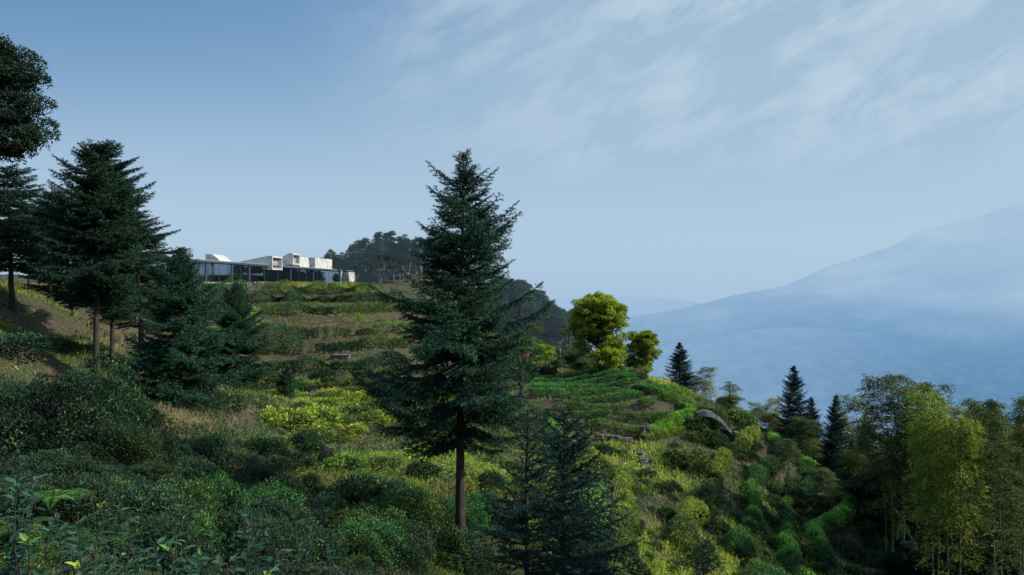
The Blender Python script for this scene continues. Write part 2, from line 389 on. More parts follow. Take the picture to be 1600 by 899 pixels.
# ------------------------------------------------------------------ ground sheet
def build_ground():
    ang = np.concatenate([np.linspace(-math.pi, -.85, 60, endpoint=False), np.linspace(-.85, .85, 620), np.linspace(.85, math.pi, 60)[1:]])
    rad = np.concatenate([np.linspace(.6, 10, 50, endpoint=False), 10 * (130 / 10) ** np.linspace(0, 1, 520, endpoint=False),
                          130 * (1800 / 130) ** np.linspace(0, 1, 90)])
    A, Rr = np.meshgrid(ang, rad, indexing='ij')
    X = np.sin(A) * Rr; Y = np.cos(A) * Rr
    inside = (X > GX0 + 1) & (X < GX1 - 1) & (Y > GY0 + 1) & (Y < GY1 - 1)
    Z = np.where(inside, G(X, Y), 0)
    Z[~inside] = ground_exact(X[~inside], Y[~inside])
    wob = (Rr > 3) & (Rr < 140)
    Z = Z + np.where(wob, .10 * (fbm(X * 2.7, Y * 2.7, 21, 3) - .5), 0)
    Z = np.where(Rr > 1500, -490, Z)
    V = np.stack([X, Y, Z], -1).reshape(-1, 3); n, k = A.shape
    i = np.arange(n - 1)[:, None] * k; j = np.arange(k - 1)[None]
    a = i + j
    F = np.stack([a, a + k, a + k + 1, a + 1], -1).reshape(-1, 4)[:, ::-1]
    o = link('ground', mk_mesh('ground', V, F, M_ground, smooth=True)); tag(o, 'terraced hillside of brown earth and weeds', 'ground', kind='structure')
build_ground()
def ring_sheet(name, mat, r0, r1, z, label):
    th = np.linspace(0, 2 * np.pi, 129)[:-1]
    V = np.array([[r * math.sin(t), r * math.cos(t), z] for r in (r0, r1) for t in th]); k = 128
    F = np.array([[i, (i + 1) % k, k + (i + 1) % k, k + i] for i in range(k)])
    tag(link(name, mk_mesh(name, V, F, mat)), label, 'valley floor', kind='structure')
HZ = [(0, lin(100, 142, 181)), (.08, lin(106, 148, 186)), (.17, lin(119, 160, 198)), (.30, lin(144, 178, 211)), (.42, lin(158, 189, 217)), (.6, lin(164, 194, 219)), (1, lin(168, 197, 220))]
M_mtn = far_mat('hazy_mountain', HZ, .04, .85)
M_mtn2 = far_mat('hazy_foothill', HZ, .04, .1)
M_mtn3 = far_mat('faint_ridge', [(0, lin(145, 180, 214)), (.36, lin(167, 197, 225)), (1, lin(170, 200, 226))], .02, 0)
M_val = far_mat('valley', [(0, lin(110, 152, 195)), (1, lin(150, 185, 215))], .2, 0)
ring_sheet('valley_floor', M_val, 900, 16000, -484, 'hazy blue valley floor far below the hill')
def mountain(name, label, mat, ridge, dr, db, seed, zb=-486, nx=260, ny=70, amp=.12):
    """ridge: (px, py) silhouette at distance dr; foot of the slope at distance db"""
    px = np.linspace(ridge[0][0], ridge[-1][0], nx); py = np.interp(px, [a[0] for a in ridge], [a[1] for a in ridge])
    t = (px - 800) / FPX; zr = (450 - py) / FPX * dr
    v = np.concatenate([np.linspace(0, 1, ny), [1.12, 1.3]])
    T, Vv = np.meshgrid(t, v, indexing='ij'); ZR = zr[:, None] * np.ones_like(Vv)
    D = db + (dr - db) * Vv
    X = T * dr * (.35 + .65 * D / dr) + 0 * D; 
    X = T * D
    prof = np.where(Vv <= 1, Vv ** 1.15, 1 - (Vv - 1) * 1.2)
    Z = zb + (ZR - zb) * prof
    nz = fbm(X / 420, D / 420, seed, 6) - .5; rid = 1 - np.abs(fbm(X / 700 + 3, D / 1100, seed + 5, 5) - .5) * 4
    w = np.clip(Vv * 3, 0, 1) * np.clip(1.02 - Vv, 0.08, 1)
    Z = Z + (nz * 1.6 + (rid - .5) * .7) * amp * 600 * w
    V = np.stack([X, D, Z], -1).reshape(-1, 3); k = len(v)
    i = np.arange(nx - 1)[:, None] * k; j = np.arange(k - 1)[None]; a = i + j
    F = np.stack([a, a + k, a + k + 1, a + 1], -1).reshape(-1, 4)
    tag(link(name, mk_mesh(name, V, F, mat, smooth=True)), label, 'mountain', kind='structure')
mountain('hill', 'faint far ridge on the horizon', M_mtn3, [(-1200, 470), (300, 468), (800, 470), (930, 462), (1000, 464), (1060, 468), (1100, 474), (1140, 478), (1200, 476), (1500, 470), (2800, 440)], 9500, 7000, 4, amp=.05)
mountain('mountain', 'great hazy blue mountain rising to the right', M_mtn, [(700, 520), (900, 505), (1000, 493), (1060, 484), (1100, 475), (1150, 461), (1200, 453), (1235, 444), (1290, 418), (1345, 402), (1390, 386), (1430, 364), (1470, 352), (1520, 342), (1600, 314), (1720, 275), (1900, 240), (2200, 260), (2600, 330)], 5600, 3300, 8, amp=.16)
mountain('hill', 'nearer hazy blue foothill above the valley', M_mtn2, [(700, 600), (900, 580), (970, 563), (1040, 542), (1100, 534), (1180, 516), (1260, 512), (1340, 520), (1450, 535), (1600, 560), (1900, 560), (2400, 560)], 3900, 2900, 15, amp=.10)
# ------------------------------------------------------------------ trees
def trunk_mesh(H, r0, r1, rs, lean=(0, 0), mat=M_bark, k=12, n=22, z0=-.6, flare=1.5):
    z = np.linspace(z0, H, n); u = np.clip(z / H, 0, 1)
    wob = np.cumsum(rs.normal(size=(n, 2)) * .012 * (H / n), 0)
    P = np.stack([lean[0] * u ** 1.3 + wob[:, 0], lean[1] * u ** 1.3 + wob[:, 1], z], 1)
    r = r0 + (r1 - r0) * u ** .85; r = r * (1 + (flare - 1) * np.exp(-np.clip(z, 0, 9) * 2.2 / max(r0 * 4, .3)))
    V, F = tube(P, r, k, .12, rs)
    return mk_mesh('trunk', V, F, mat, smooth=True), P
def conifer(seed, H, cb, prof, sp, dens, nl, nw, col, tipcol, nb=(4, 7), asc=(-.18, .75), r0=None, droop=.25, sec_sp=.12, mat=M_needle, lean=(0, 0), ter=True, gapf=None, terf=.085):
    """cb = height of the lowest branches; prof(u) = crown radius at relative crown height u in 0..1"""
    rs = R_(seed); r0 = r0 or H * .013
    tm, TP = trunk_mesh(H, r0, .012, rs, lean)
    wood = Acc(); A0 = []; A1 = []
    z = cb
    while z < H * .992:
        u = (z - cb) / (H - cb)
        for b in range(rs.randint(nb[0], nb[1])):
            az = rs.rand() * 2 * math.pi
            L = prof(u) * (.55 + .6 * rs.rand() ** 1.3)
            if gapf: L *= gapf(u, az)
            if L < .08: continue
            zz = z + (rs.rand() - .5) * sp * .9
            if zz > H: zz = H - .02
            a = asc[0] + (asc[1] - asc[0]) * u ** 1.2 + rs.normal() * .08
            c = droop * (1 - u) * (.6 + .8 * rs.rand())
            n = 8; s = np.linspace(0, 1, n)
            hx = L * s; vz = L * (a * s - c * s * (1 - s) * 1.6 + .10 * s ** 3)
            azs = az + .18 * rs.normal() * s
            cx = np.interp(zz, TP[:, 2], TP[:, 0]); cy = np.interp(zz, TP[:, 2], TP[:, 1])
            P = np.stack([cx + np.cos(azs) * hx, cy + np.sin(azs) * hx, zz + vz], 1)
            br = np.linspace(.008 + .008 * L, .003, n)
            V, F = tube(P, br, 4); wood.add(V, F)
            for i in range(n - 1):
                if s[i] > .2: A0.append(P[i]); A1.append(P[i + 1])
            s2 = .14
            side = 1
            while s2 < 1:
                k = min(int(s2 * (n - 1)), n - 2); f = s2 * (n - 1) - k
                p = P[k] * (1 - f) + P[k + 1] * f; T = norm(P[k + 1] - P[k])
                S = np.array([-T[1], T[0], 0]) * side; S = S / (np.linalg.norm(S) + 1e-6)
                d = T * (.55 + .25 * rs.rand()) + S * (.75 + .3 * rs.rand()) + np.array([0, 0, -.18 * (1 - u) + .12 * rs.normal()])
                d /= np.linalg.norm(d)
                l2 = (.46 * L * (1 - s2) ** .75 * min(1, .35 + s2 * 2.2) + .10) * (.7 + .5 * rs.rand())
                l2 = min(l2, 1.15)
                e = p + d * l2; e2 = e + np.array([0, 0, -.10 * l2])
                m = p + d * l2 * .5
                A0 += [p, m]; A1 += [m, e2]
                if ter and l2 > .26:
                    t = .22; sd = 1
                    while t < .95:
                        q = p + (e2 - p) * t
                        Sd = np.cross(d, [0, 0, 1.]) * sd; Sd /= (np.linalg.norm(Sd) + 1e-6)
                        dd = d * .75 + Sd * .75 + np.array([0, 0, -.12 + .15 * rs.normal()]); dd /= np.linalg.norm(dd)
                        l3 = (.42 * l2 * (1 - t) + .07) * (.7 + .5 * rs.rand())
                        A0.append(q); A1.append(q + dd * l3)
                        t += terf / l2; sd = -sd
                s2 += sec_sp * .5 / L * (.8 + .4 * rs.rand()); side = -side
        z += sp * (.75 + .5 * rs.rand()) * (1 - .45 * u)
    A0.append(np.array([TP[-1, 0], TP[-1, 1], H - .45])); A1.append(np.array([TP[-1, 0], TP[-1, 1], H]))
    V, F, C = needles(np.array(A0), np.array(A1), dens, nl, nw, rs, np.array(col), np.array(tipcol) if tipcol is not None else None)
    # needles nearer the trunk are darker
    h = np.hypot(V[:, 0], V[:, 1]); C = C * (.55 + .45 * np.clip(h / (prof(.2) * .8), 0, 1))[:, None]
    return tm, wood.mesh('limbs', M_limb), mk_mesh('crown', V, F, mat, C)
def make_tree(name, label, cat, meshes, loc, rz=0, sc=1, group=None):
    t = thing(name, label, cat, loc, rz, sc, group)
    for nm, me in zip(('trunk', 'limbs', 'crown'), meshes):
        if me is not None: link(nm, me, t)
    return t
DKG = (.013, .043, .027); TIPG = (.07, .16, .07)
# the tall spruce in the middle
def prof_main(u):
    return float(np.interp(u, [0, .06, .11, .28, .4, .52, .66, .78, .85, .93, 1], [1.4, 2.1, 2.5, 2.9, 2.55, 2.1, 1.75, 1.10, .95, .50, .05]))
def gap_main(u, az):
    g = 1 + .18 * math.sin(3 * az + u * 19) + .13 * math.sin(7 * az - u * 31)
    if u < .3: g += .12 * (-math.cos(az))
    return g * .97
x, y, z = base(718, 23)
ztop = (450 - 239) / FPX * 23
H = ztop - z; CB = (450 - 680) / FPX * 23 - z
main = make_tree('spruce_tree', 'tall dark spruce on a bare trunk standing alone in the middle of the slope', 'spruce tree',
    conifer(5, H, CB, prof_main, .25, 125, .078, .015, DKG, TIPG, nb=(5, 8), asc=(-.34, .75), r0=.17, droop=.45, sec_sp=.13, terf=.125, lean=(.12, 0), gapf=gap_main), (x, y, z))
print('main', H, CB)
# left tall one at 43 m and neighbours
def prof_round(u): return float(np.interp(u, [0, .15, .4, .6, .75, .88, 1], [2.4, 3.0, 3.0, 2.7, 2.3, 1.7, .5]))
def prof_cone(u): return float(np.interp(u, [0, .08, .25, .5, .75, .9, 1], [2.0, 2.8, 2.9, 2.3, 1.35, .7, .08]))
def top_at(px, py_top, d):
    x, y, z = base(px, d); return (x, y, z), (450 - py_top) / FPX * d - z
p, H = top_at(150, 230, 43)
c_round = conifer(11, H, H - 7.9, prof_round, .30, 64, .13, .032, (.011, .036, .022), (.05, .11, .055), nb=(6, 9), asc=(-.15, .45), r0=.2, sec_sp=.21, terf=.17, lean=(.15, .1))
make_tree('spruce_tree', 'broad dark spruce with a bare reddish trunk, tallest of the left-hand conifers', 'spruce tree', c_round, p)
p2, H2 = top_at(176, 262, 46)
c_b = conifer(12, H2, H2 * .30, lambda u: prof_round(u) * .8, .32, 60, .13, .034, (.011, .036, .022), (.04, .09, .045), asc=(-.2, .45), r0=.15, sec_sp=.22, terf=.17, lean=(-.3, .2))
t2 = make_tree('spruce_tree', 'thinner dark spruce leaning close beside the tallest left-hand conifer', 'spruce tree', c_b, p2)
for px, py, d, lab, s in [(78, 300, 52, 'dark spruce with a drooping crown just left of the tallest left-hand conifer', 3), (18, 262, 47, 'dark spruce at the left edge below the overhanging broadleaf crown', 1.2),
                    (45, 335, 66, 'smaller spruce with a pale trunk above the left earth bank', 2), (112, 345, 60, 'spruce half hidden behind the tallest left-hand conifer', 4), (-30, 300, 56, 'spruce cut by the left edge of the view', 5), (60, 372, 74, 'low spruce far behind the left-hand trunks', 6), (-2, 345, 70, 'low spruce at the far left above the earth bank', 7), (222, 330, 58, 'spruce showing at the right shoulder of the tallest left-hand conifer', 8)]:
    q, hh = top_at(px, py, d)
    copy_thing(t2, q, s * 1.7, (hh / H2 * 1.75,) * 2 + (hh / H2,), lab)
p, H = top_at(282, 388, 40)
c_cone = conifer(21, H, H * .10, lambda u: prof_cone(u) * 1.02, .25, 66, .12, .030, (.013, .045, .025), (.06, .14, .055), nb=(5, 8), asc=(-.12, .7), r0=.11, sec_sp=.19, terf=.15)
tc = make_tree('spruce_tree', 'dense conical young spruce with a short trunk on the left bank', 'spruce tree', c_cone, p)
HC = H
for px, py, d, lab in [(368, 443, 50, 'smaller conical spruce just right of the dense conical one'), (448, 572, 52, 'tiny young spruce among the bright bushes below the terraces')]:
    q, hh = top_at(px, py, d)
    s = hh / HC
    copy_thing(tc, q, 2.1 + px, (s * .95, s * .95, s), lab)
# young near spruces: few whorls, open
def prof_young(u): return float(np.interp(u, [0, .3, .6, .85, 1], [1.3, 1.15, .85, .45, .05]))
def young(seed, H, sp=.27, k=1.):
    return conifer(seed, H, .5, lambda u: prof_young(u) * k, sp, 300, .045, .0085, (.012, .042, .036), (.03, .085, .06), nb=(5, 9), asc=(-.05, .85), r0=.05, droop=.05, sec_sp=.14, terf=.11)
q, hh = top_at(882, 640, 12.5)
ya = make_tree('young_spruce', 'young open-branched spruce, taller of the near pair right of the bare trunk', 'young spruce', young(31, hh, k=1.0), q)
q, hh2 = top_at(822, 655, 12.0)
yb = make_tree('young_spruce', 'slimmer young spruce left of its near twin', 'young spruce', young(32, hh2, .28, .8), q)
for px, py, d, lab in [(918, 735, 14.5, 'young spruce behind the near pair, lower and further right'), (1098, 842, 15, 'small spruce top poking up at the lower edge right of the near pair')]:
    q, h3 = top_at(px, py, d); copy_thing(yb, q, px, (h3 / hh2 * .9,) * 2 + (h3 / hh2,), lab)
# narrow cedars on the right
def prof_cedar(u): return float(np.interp(u, [0, .1, .4, .75, 1], [2.3, 2.8, 2.4, 1.35, .1]))
c_ced = conifer(41, 12, .6, prof_cedar, .26, 30, .17, .065, (.009, .030, .022), (.022, .055, .034), nb=(5, 8), asc=(-.1, .6), r0=.14, sec_sp=.26, ter=False)
c_ced2 = conifer(42, 12, .8, lambda u: prof_cedar(u) * 1.15, .26, 30, .17, .065, (.009, .030, .022), (.022, .055, .034), nb=(5, 8), asc=(-.2, .5), r0=.14, sec_sp=.26, ter=False)
ced = []
CG = 'narrow dark cedars in the gully on the right'
for i, (px, py, d, w, lab) in enumerate([(1062, 536, 90, 1.25, 'small dark conifer alone on the ridge right of the yellow-green trees'),
        (1240, 573, 78, .95, 'tallest pointed cedar above the ridge, first of those on the right'),
        (1306, 618, 72, .95, 'pointed cedar between the tallest one and the bamboo'),
        (1352, 648, 68, .95, 'dark slim cedar just left of the bamboo clump'),
        (1268, 622, 84, 1.0, 'greyish cedar close behind the tallest pointed cedar'),
        (1392, 700, 62, 1.1, 'shaded cedar low in front of the tall bamboo clump'),
        (1330, 690, 76, 1.1, 'shaded cedar low between two taller ones')]):
    q, hh = top_at(px, py, d)
    if i == 0: hh = max(hh, 4.6)
    s = hh / 12
    if i < 2:
        ced.append(make_tree('cedar_tree', lab, 'cedar', (c_ced, c_ced2)[i], q, i * 2.2, (s * w,) * 2 + (s,), CG if i else None))
        if i == 0: ced[0].scale = (s * 1.5, s * 1.5, s)
    else: copy_thing(ced[i % 2], q, i * 1.3, (s * w,) * 2 + (s,), lab, CG)
# broadleaf trees --------------------------------------------------------
def broadleaf(seed, H, lobes, leaf_l, leaf_w, per, puff_r, npuff, c_out, c_in, r0, mat=M_leaf, forks=5, bark=M_bark, tm_top=.6, flat=.75, att=.55):
    """lobes: list of (x, y, z, rx, ry, rz) crown volumes; leaves gather in puffs on them"""
    rs = R_(seed)
    top = H * tm_top
    tm, TP = trunk_mesh(top, r0, r0 * .3, rs, (0.1 * H * .1, 0), bark)
    wood = Acc(); LV = Acc()
    vol = np.array([l[3] * l[4] * l[5] for l in lobes]) ** .75; vol /= vol.sum()
    for i in range(npuff):
        l = lobes[rs.choice(len(lobes), p=vol)]
        d = norm(rs.normal(size=3)); rr = rs.rand() ** .28
        c = np.array(l[:3]) + d * np.array(l[3:]) * rr
        zt = min(top, max(top * .35, c[2] * att + rs.rand() * .1 * H)); 
        st = np.array([np.interp(zt, TP[:, 2], TP[:, 0]), np.interp(zt, TP[:, 2], TP[:, 1]), zt])
        if i % 2 == 0:
            s = np.linspace(0, 1, 7)[:, None]
            mid = st * .5 + c * .5 + rs.normal(size=3) * .06 * H * .5 + np.array([0, 0, .03 * H])
            P = st * (1 - s) ** 2 + mid * 2 * s * (1 - s) + c * s ** 2
            ln = np.linalg.norm(c - st)
            V, F = tube(P, np.linspace(.012 * ln + .012, .008, 7), 5); wood.add(V, F)
        pr = puff_r * (.6 + .8 * rs.rand()); n = int(per * (.7 + .6 * rs.rand()) * (pr / puff_r) ** 1.6)
        q = rdir(rs, n); q[:, 2] = np.where(q[:, 2] < -.25, -q[:, 2] * .8, q[:, 2])
        k = (.45 + .55 * rs.rand(n) ** .5)[:, None]
        P = c + q * k * pr * np.array([1, 1, flat])
        D = norm(q + rs.normal(size=(n, 3)) * .7 + np.array([0, 0, -.15])); Nn = norm(q + rs.normal(size=(n, 3)) * .5 + np.array([0, 0, .8]))
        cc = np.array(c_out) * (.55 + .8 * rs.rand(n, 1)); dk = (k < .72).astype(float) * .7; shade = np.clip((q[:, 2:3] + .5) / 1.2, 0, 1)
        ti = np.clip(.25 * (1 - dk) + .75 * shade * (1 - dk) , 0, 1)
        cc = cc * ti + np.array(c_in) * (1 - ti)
        V, F, C = leaves(P, D, Nn, leaf_l * (.7 + .6 * rs.rand(n)), leaf_w * (.7 + .6 * rs.rand(n)), cc * (.8 + .4 * rs.rand()))
        LV.add(V, F, C)
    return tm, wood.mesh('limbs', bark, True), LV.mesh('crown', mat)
# overhanging broadleaf at the left edge, 30 m away
x, y, z = base(-60, 30)
hz = lambda py, d: (450 - py) / FPX * d - z
S = 30 / FPX
lob = [(-.4, 0, hz(150, 30), 2.6, 2.4, 2.0), (.9, .3, hz(110, 30), 1.6, 1.8, 1.0), (1.6, 0, hz(190, 30), 1.9, 1.6, 1.1), (-1, .5, hz(90, 30), 1.6, 1.6, .9), (1.2, -.3, hz(228, 30), 1.9, 1.6, .7), (0, 0, hz(75, 30), 1.4, 1.4, .6), (.2, 0, hz(200, 30), 2.0, 1.6, 1.2)]
make_tree('broadleaf_tree', 'tall broadleaf tree with a dark leafy crown cut by the left edge, above the conifers', 'broadleaf tree',
    broadleaf(51, hz(60, 30), lob, .13, .062, 230, .45, 330, (.020, .045, .026), (.008, .018, .013), .22, tm_top=.95, att=.9), (x, y, z))
# the two yellow-green trees on the ridge
x, y, z = base(936, 84)
z0 = z
def H84(py): return (450 - py) / FPX * 84 - z0
s = 84 / FPX
lob = [(0, 0, H84(494), 45*s, 2.9, 33*s), (-22*s, 0, H84(508), 26*s, 2.0, 24*s), (25*s, 0, H84(514), 20*s, 2.0, 36*s), (8*s, -1.2, H84(560), 24*s, 1.8, 17*s), (30*s, 0, H84(556), 14*s, 1.6, 22*s), (0, 0, H84(476), 26*s, 2.0, 16*s), (-22*s, .8, H84(535), 18*s, 1.5, 16*s), (14*s, -.5, H84(545), 14*s, 1.5, 24*s)]
YG = (.42, .50, .07); YI = (.05, .09, .014)
make_tree('camphor_tree', 'large round yellow-green tree on the ridge, bigger of the two', 'broadleaf tree',
    broadleaf(61, H84(458), lob, .17, .10, 120, .36, 560, YG, YI, .22, M_yleaf, bark=M_bark, tm_top=.62, flat=1.), (x, y, z), 0)
x, y, z0 = base(1000, 86)
lob = [(0, 0, (450-546)/FPX*86 - z0, 30*s, 2.0, 30*s), (-4*s, 0, (450-575)/FPX*86 - z0, 22*s, 1.8, 14*s), (8*s, 0, (450-540)/FPX*86 - z0, 18*s, 1.6, 20*s)]
make_tree('camphor_tree', 'smaller yellow-green tree at the right side of the larger round one', 'broadleaf tree',
    broadleaf(62, (450-515)/FPX*86 - z0, lob, .17, .10, 120, .34, 240, (.30, .38, .06), YI, .14, M_yleaf, tm_top=.6), (x, y, z0), 0)
# trees around the ridge: dark broadleaf / pine crowns
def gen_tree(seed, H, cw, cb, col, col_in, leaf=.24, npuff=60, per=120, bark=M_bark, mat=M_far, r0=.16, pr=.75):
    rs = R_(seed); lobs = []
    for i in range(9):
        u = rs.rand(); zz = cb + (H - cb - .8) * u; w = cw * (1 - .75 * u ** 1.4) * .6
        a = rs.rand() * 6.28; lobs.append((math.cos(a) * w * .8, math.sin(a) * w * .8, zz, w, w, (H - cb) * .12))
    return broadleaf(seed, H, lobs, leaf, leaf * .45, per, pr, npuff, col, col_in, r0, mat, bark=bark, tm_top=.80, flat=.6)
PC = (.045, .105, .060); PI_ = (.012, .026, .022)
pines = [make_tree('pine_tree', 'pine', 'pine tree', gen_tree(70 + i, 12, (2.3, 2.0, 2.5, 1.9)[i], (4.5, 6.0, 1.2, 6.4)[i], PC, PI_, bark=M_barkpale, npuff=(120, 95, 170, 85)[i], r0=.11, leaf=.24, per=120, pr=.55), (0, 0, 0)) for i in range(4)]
rs = R_(7); PG = 'pine trees on the hilltop behind the house'; first = set()
PIN = []
for i in range(76):
    px = 508 + (i / 75) * 175 + rs.normal() * 4; d = 178 + rs.rand() * 40 if i % 2 else 190 + rs.rand() * 15
    if px < 566: d = max(d, 212 + rs.rand() * 12)
    if px > 590: d = 156 + rs.rand() * 12 if i % 2 else 176 + rs.rand() * 25
    ytop = float(np.interp(px, [500, 515, 535, 560, 590, 610, 640, 700], [378, 366, 376, 372, 360, 357, 362, 372])) + rs.rand() * 12
    PIN.append((px, ytop, d))
for i in range(40):   # the spur descending to the yellow trees
    px = 785 + i * 2.9 + rs.normal() * 4; d = 112 + rs.rand() * 16
    ytop = float(np.interp(px, [780, 810, 850, 880, 905], [424, 428, 452, 472, 495])) + rs.rand() * 10
    PIN.append((px, ytop, d))
cnt = 0
for i, (px, yt, d) in enumerate(PIN):
    v = rs.randint(4)
    if px < 540 or (i < 76 and i % 2 == 0): v = 2
    elif i < 76 and px > 590: v = (1, 3)[i // 2 % 2]
    x, y, z = base(px, d); hh = max((450 - yt) / FPX * d - z, 3.)
    s = hh / 12; w = s * (.8 + .4 * rs.rand()) * (1 if hh > 8 else 1.5)
    lab = ('bushy pine in the dark stand behind the house' if px < 560 else 'pine with a tall bare pale trunk at the edge of the hilltop stand') if i < 76 else 'dark pine on the spur between the tall spruce and the yellow-green trees'
    gr = 'pines on the hilltop, left group' if px < 560 and i < 76 else (PG if i < 76 else 'pines on the spur behind the tall spruce')
    if v not in first:
        first.add(v); t = pines[v]; t.location = (x, y, z - .1); t.scale = (w, w, s); t['label'] = lab; t['group'] = gr
    else: copy_thing(pines[v], (x, y, z - .1), rs.rand() * 6.28, (w, w, s), lab, gr)
# mixed broadleaf shrubs-trees at the foot of the spur
rt = [make_tree('small_tree', 'olive green bushy tree with a low crown left of the large yellow-green tree', 'small tree', gen_tree(81, 6, 2.4, 1., (.07, .10, .035), (.02, .035, .015), leaf=.2, npuff=60, mat=M_leaf, r0=.1, pr=.6), (0, 0, 0)),
      make_tree('small_tree', 'bright lime green small tree between the spruce and the yellow-green trees', 'small tree', gen_tree(82, 5, 1.8, .8, (.22, .32, .04), (.04, .08, .015), leaf=.2, npuff=45, mat=M_leaf, r0=.08, pr=.5), (0, 0, 0))]
for k, (px, yt, d, v, w, lab) in enumerate([(878, 545, 92, 0, 1.3, None), (852, 524, 90, 1, 1.0, None), (905, 530, 95, 0, 1.1, 'olive tree tucked against the big yellow-green crown'),
        (868, 560, 86, 0, .9, 'low round dark tree at the upper edge of the tea field'), (838, 500, 100, 0, 1.3, 'dark green tree below the spur pines beside the spruce'), (890, 500, 104, 0, 1.1, 'grey-green tree behind the left side of the big yellow-green tree'),
        (1140, 592, 82, 0, 1.2, 'dark round tree on the ridge between two pale bamboo tufts'), (560, 500, 88, 1, .8, 'lime green bush on the terraces left of the tall spruce')]):
    x, y, z = base(px, d); hh = max((450 - yt) / FPX * d - z, 1.6); s = hh / (6, 5)[v]
    if lab is None: t = rt[v]; t.location = (x, y, z - .1); t.scale = (s * w, s * w, s)
    else: copy_thing(rt[v], (x, y, z - .1), k * 1.9, (s * w, s * w, s), lab)
gt = None; rs = R_(29)
for k in range(44):
    px = 1215 + k * 9.6 + rs.normal() * 5; d = (84 if px < 1335 else 60) + rs.rand() * (22 if px < 1335 else 40); yt = float(np.interp(px, [1215, 1300, 1400, 1640], [690, 708, 700, 668])) + rs.rand() * 45
    x, y, z = base(px, d); hh = max((450 - yt) / FPX * d - z, 4); s = hh / 9; w = max(s, .9) * 1.15
    lab = 'dark dense tree filling the gully behind the cedars and bamboo'; g = 'dark trees filling the gully'
    if gt is None: gt = make_tree('gully_tree', lab, 'tree', gen_tree(83, 9, 3.0, .8, (.020, .045, .030), (.006, .016, .012), leaf=.26, npuff=90, per=140, mat=M_leaf, r0=.12, pr=.7), (x, y, z), 0, (w, w, s), g)
    else: copy_thing(gt, (x, y, z), rs.rand() * 6.28, (w, w, s), lab, g)
for k in range(20):
    px = 1405 + k * 12 + rs.normal() * 5; d = 46 + rs.rand() * 8; x, y, z = base(px, d); hh = 2.4 + 1.8 * rs.rand(); s = hh / 9
    copy_thing(gt, (x, y, z), rs.rand() * 6.28, (s * 1.6, s * 1.6, s), 'low dark thicket tree among the bamboo stems at the lower right', 'thicket among the bamboo stems')
# palm with hanging dead fronds -----------------------------------------
def palm():
    rs = R_(91); tm, TP = trunk_mesh(3.0, .12, .10, rs, mat=M_bark, flare=1.1)
    A = Acc(); B = Acc()
    for k in range(34):
        dead = k >= 20; az = rs.rand() * 6.28; el = (.9 - 1.1 * rs.rand()) if not dead else -1.1 - .3 * rs.rand()
        h = np.array([math.cos(az) * math.cos(el), math.sin(az) * math.cos(el), math.sin(el)])
        p0 = np.array([0, 0, 3.0]); p1 = p0 + h * .55
        V, F = tube(np.array([p0, (p0 + p1) / 2, p1]), .012, 4); (B if dead else A).add(V, F, np.array((.16, .12, .08)) if dead else np.array((.04, .07, .03)))
        n = 22; S = norm(np.cross(h, [0, 0, 1.])); U = np.cross(S, h)
        a = np.linspace(-1.9, 1.9, n); D = h * np.cos(a)[:, None] + S * np.sin(a)[:, None] + np.array([0, 0, -.25])
        V, F, C = leaves(np.repeat(p1[None], n, 0), D, np.repeat(U[None], n, 0), .55, .05, np.repeat(np.array([(.20, .15, .10) if dead else (.05, .10, .035)]), n, 0))
        (B if dead else A).add(V, F, C)
    return tm, A.mesh('fronds', M_leaf), B.mesh('dead_fronds', M_leaf)
a, b, c = palm(); q, hh = top_at(815, 520, 74)
t = thing('palm_tree', 'fan palm with brown dead fronds hanging round its trunk, right of the tall spruce', 'palm', q, 0, hh / 3.6)
link('trunk', a, t); link('fronds', b, t); link('dead_fronds', c, t)
# bamboo ---------------------------------------------------------------
def bamboo(seed, H, bend, col, tip):
    rs = R_(seed); n = 26; s = np.linspace(0, 1, n); az = rs.rand() * 6.28
    off = bend * s ** 3.2
    P = np.stack([np.cos(az) * off, np.sin(az) * off, H * (s - .06 * bend / 2 * s ** 6) - .3], 1)
    V, F = tube(P, np.linspace(.055, .008, n), 8)
    cm = mk_mesh('culm', V, F, M_culm, smooth=True)
    LV = Acc(); u = .30
    W = Acc()
    while u < 1.0:
        k = min(int(u * (n - 1)), n - 2); f = u * (n - 1) - k; p = P[k] * (1 - f) + P[k + 1] * f
        for b in range(rs.randint(8, 13) if u > .5 else rs.randint(1, 4)):
            a = rs.rand() * 6.28; L = (2.0 * (1 - .68 * u) + .22) * (.6 + .7 * rs.rand()) * (1 if u > .45 else .7)
            m = 7; t = np.linspace(0, 1, m)
            Q = p + np.stack([np.cos(a) * L * t, np.sin(a) * L * t, L * (.62 * t - .70 * t * t)], 1)
            V, F = tube(Q, np.linspace(.008, .004, m), 3); W.add(V, F)
            nl = 30; tt = .3 + .7 * rs.rand(nl) ** .8; ki = np.minimum((tt * (m - 1)).astype(int), m - 2); ff = (tt * (m - 1) - ki)[:, None]
            LP = Q[ki] * (1 - ff) + Q[ki + 1] * ff + rs.normal(size=(nl, 3)) * .10
            D = norm(np.stack([np.cos(a) + rs.normal(size=nl) * .7, np.sin(a) + rs.normal(size=nl) * .7, -.25 + rs.normal(size=nl) * .3], 1))
            cl = np.array(col) * (.6 + .7 * rs.rand(nl, 1)) * min(1, .25 + u); yt_ = (rs.rand(nl, 1) < .3) * 1.; cl = cl * (1 - yt_) + np.array(tip) * yt_  # lower leaves darkened, painting the shade low in the clump
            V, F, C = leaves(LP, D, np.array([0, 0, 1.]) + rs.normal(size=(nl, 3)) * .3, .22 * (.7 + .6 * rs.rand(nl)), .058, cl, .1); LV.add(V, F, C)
        u += (.026 + .016 * rs.rand()) * (12 / H)
    return cm, W.mesh('twigs', M_culm), LV.mesh('leaves', M_bamboo)
bam = []
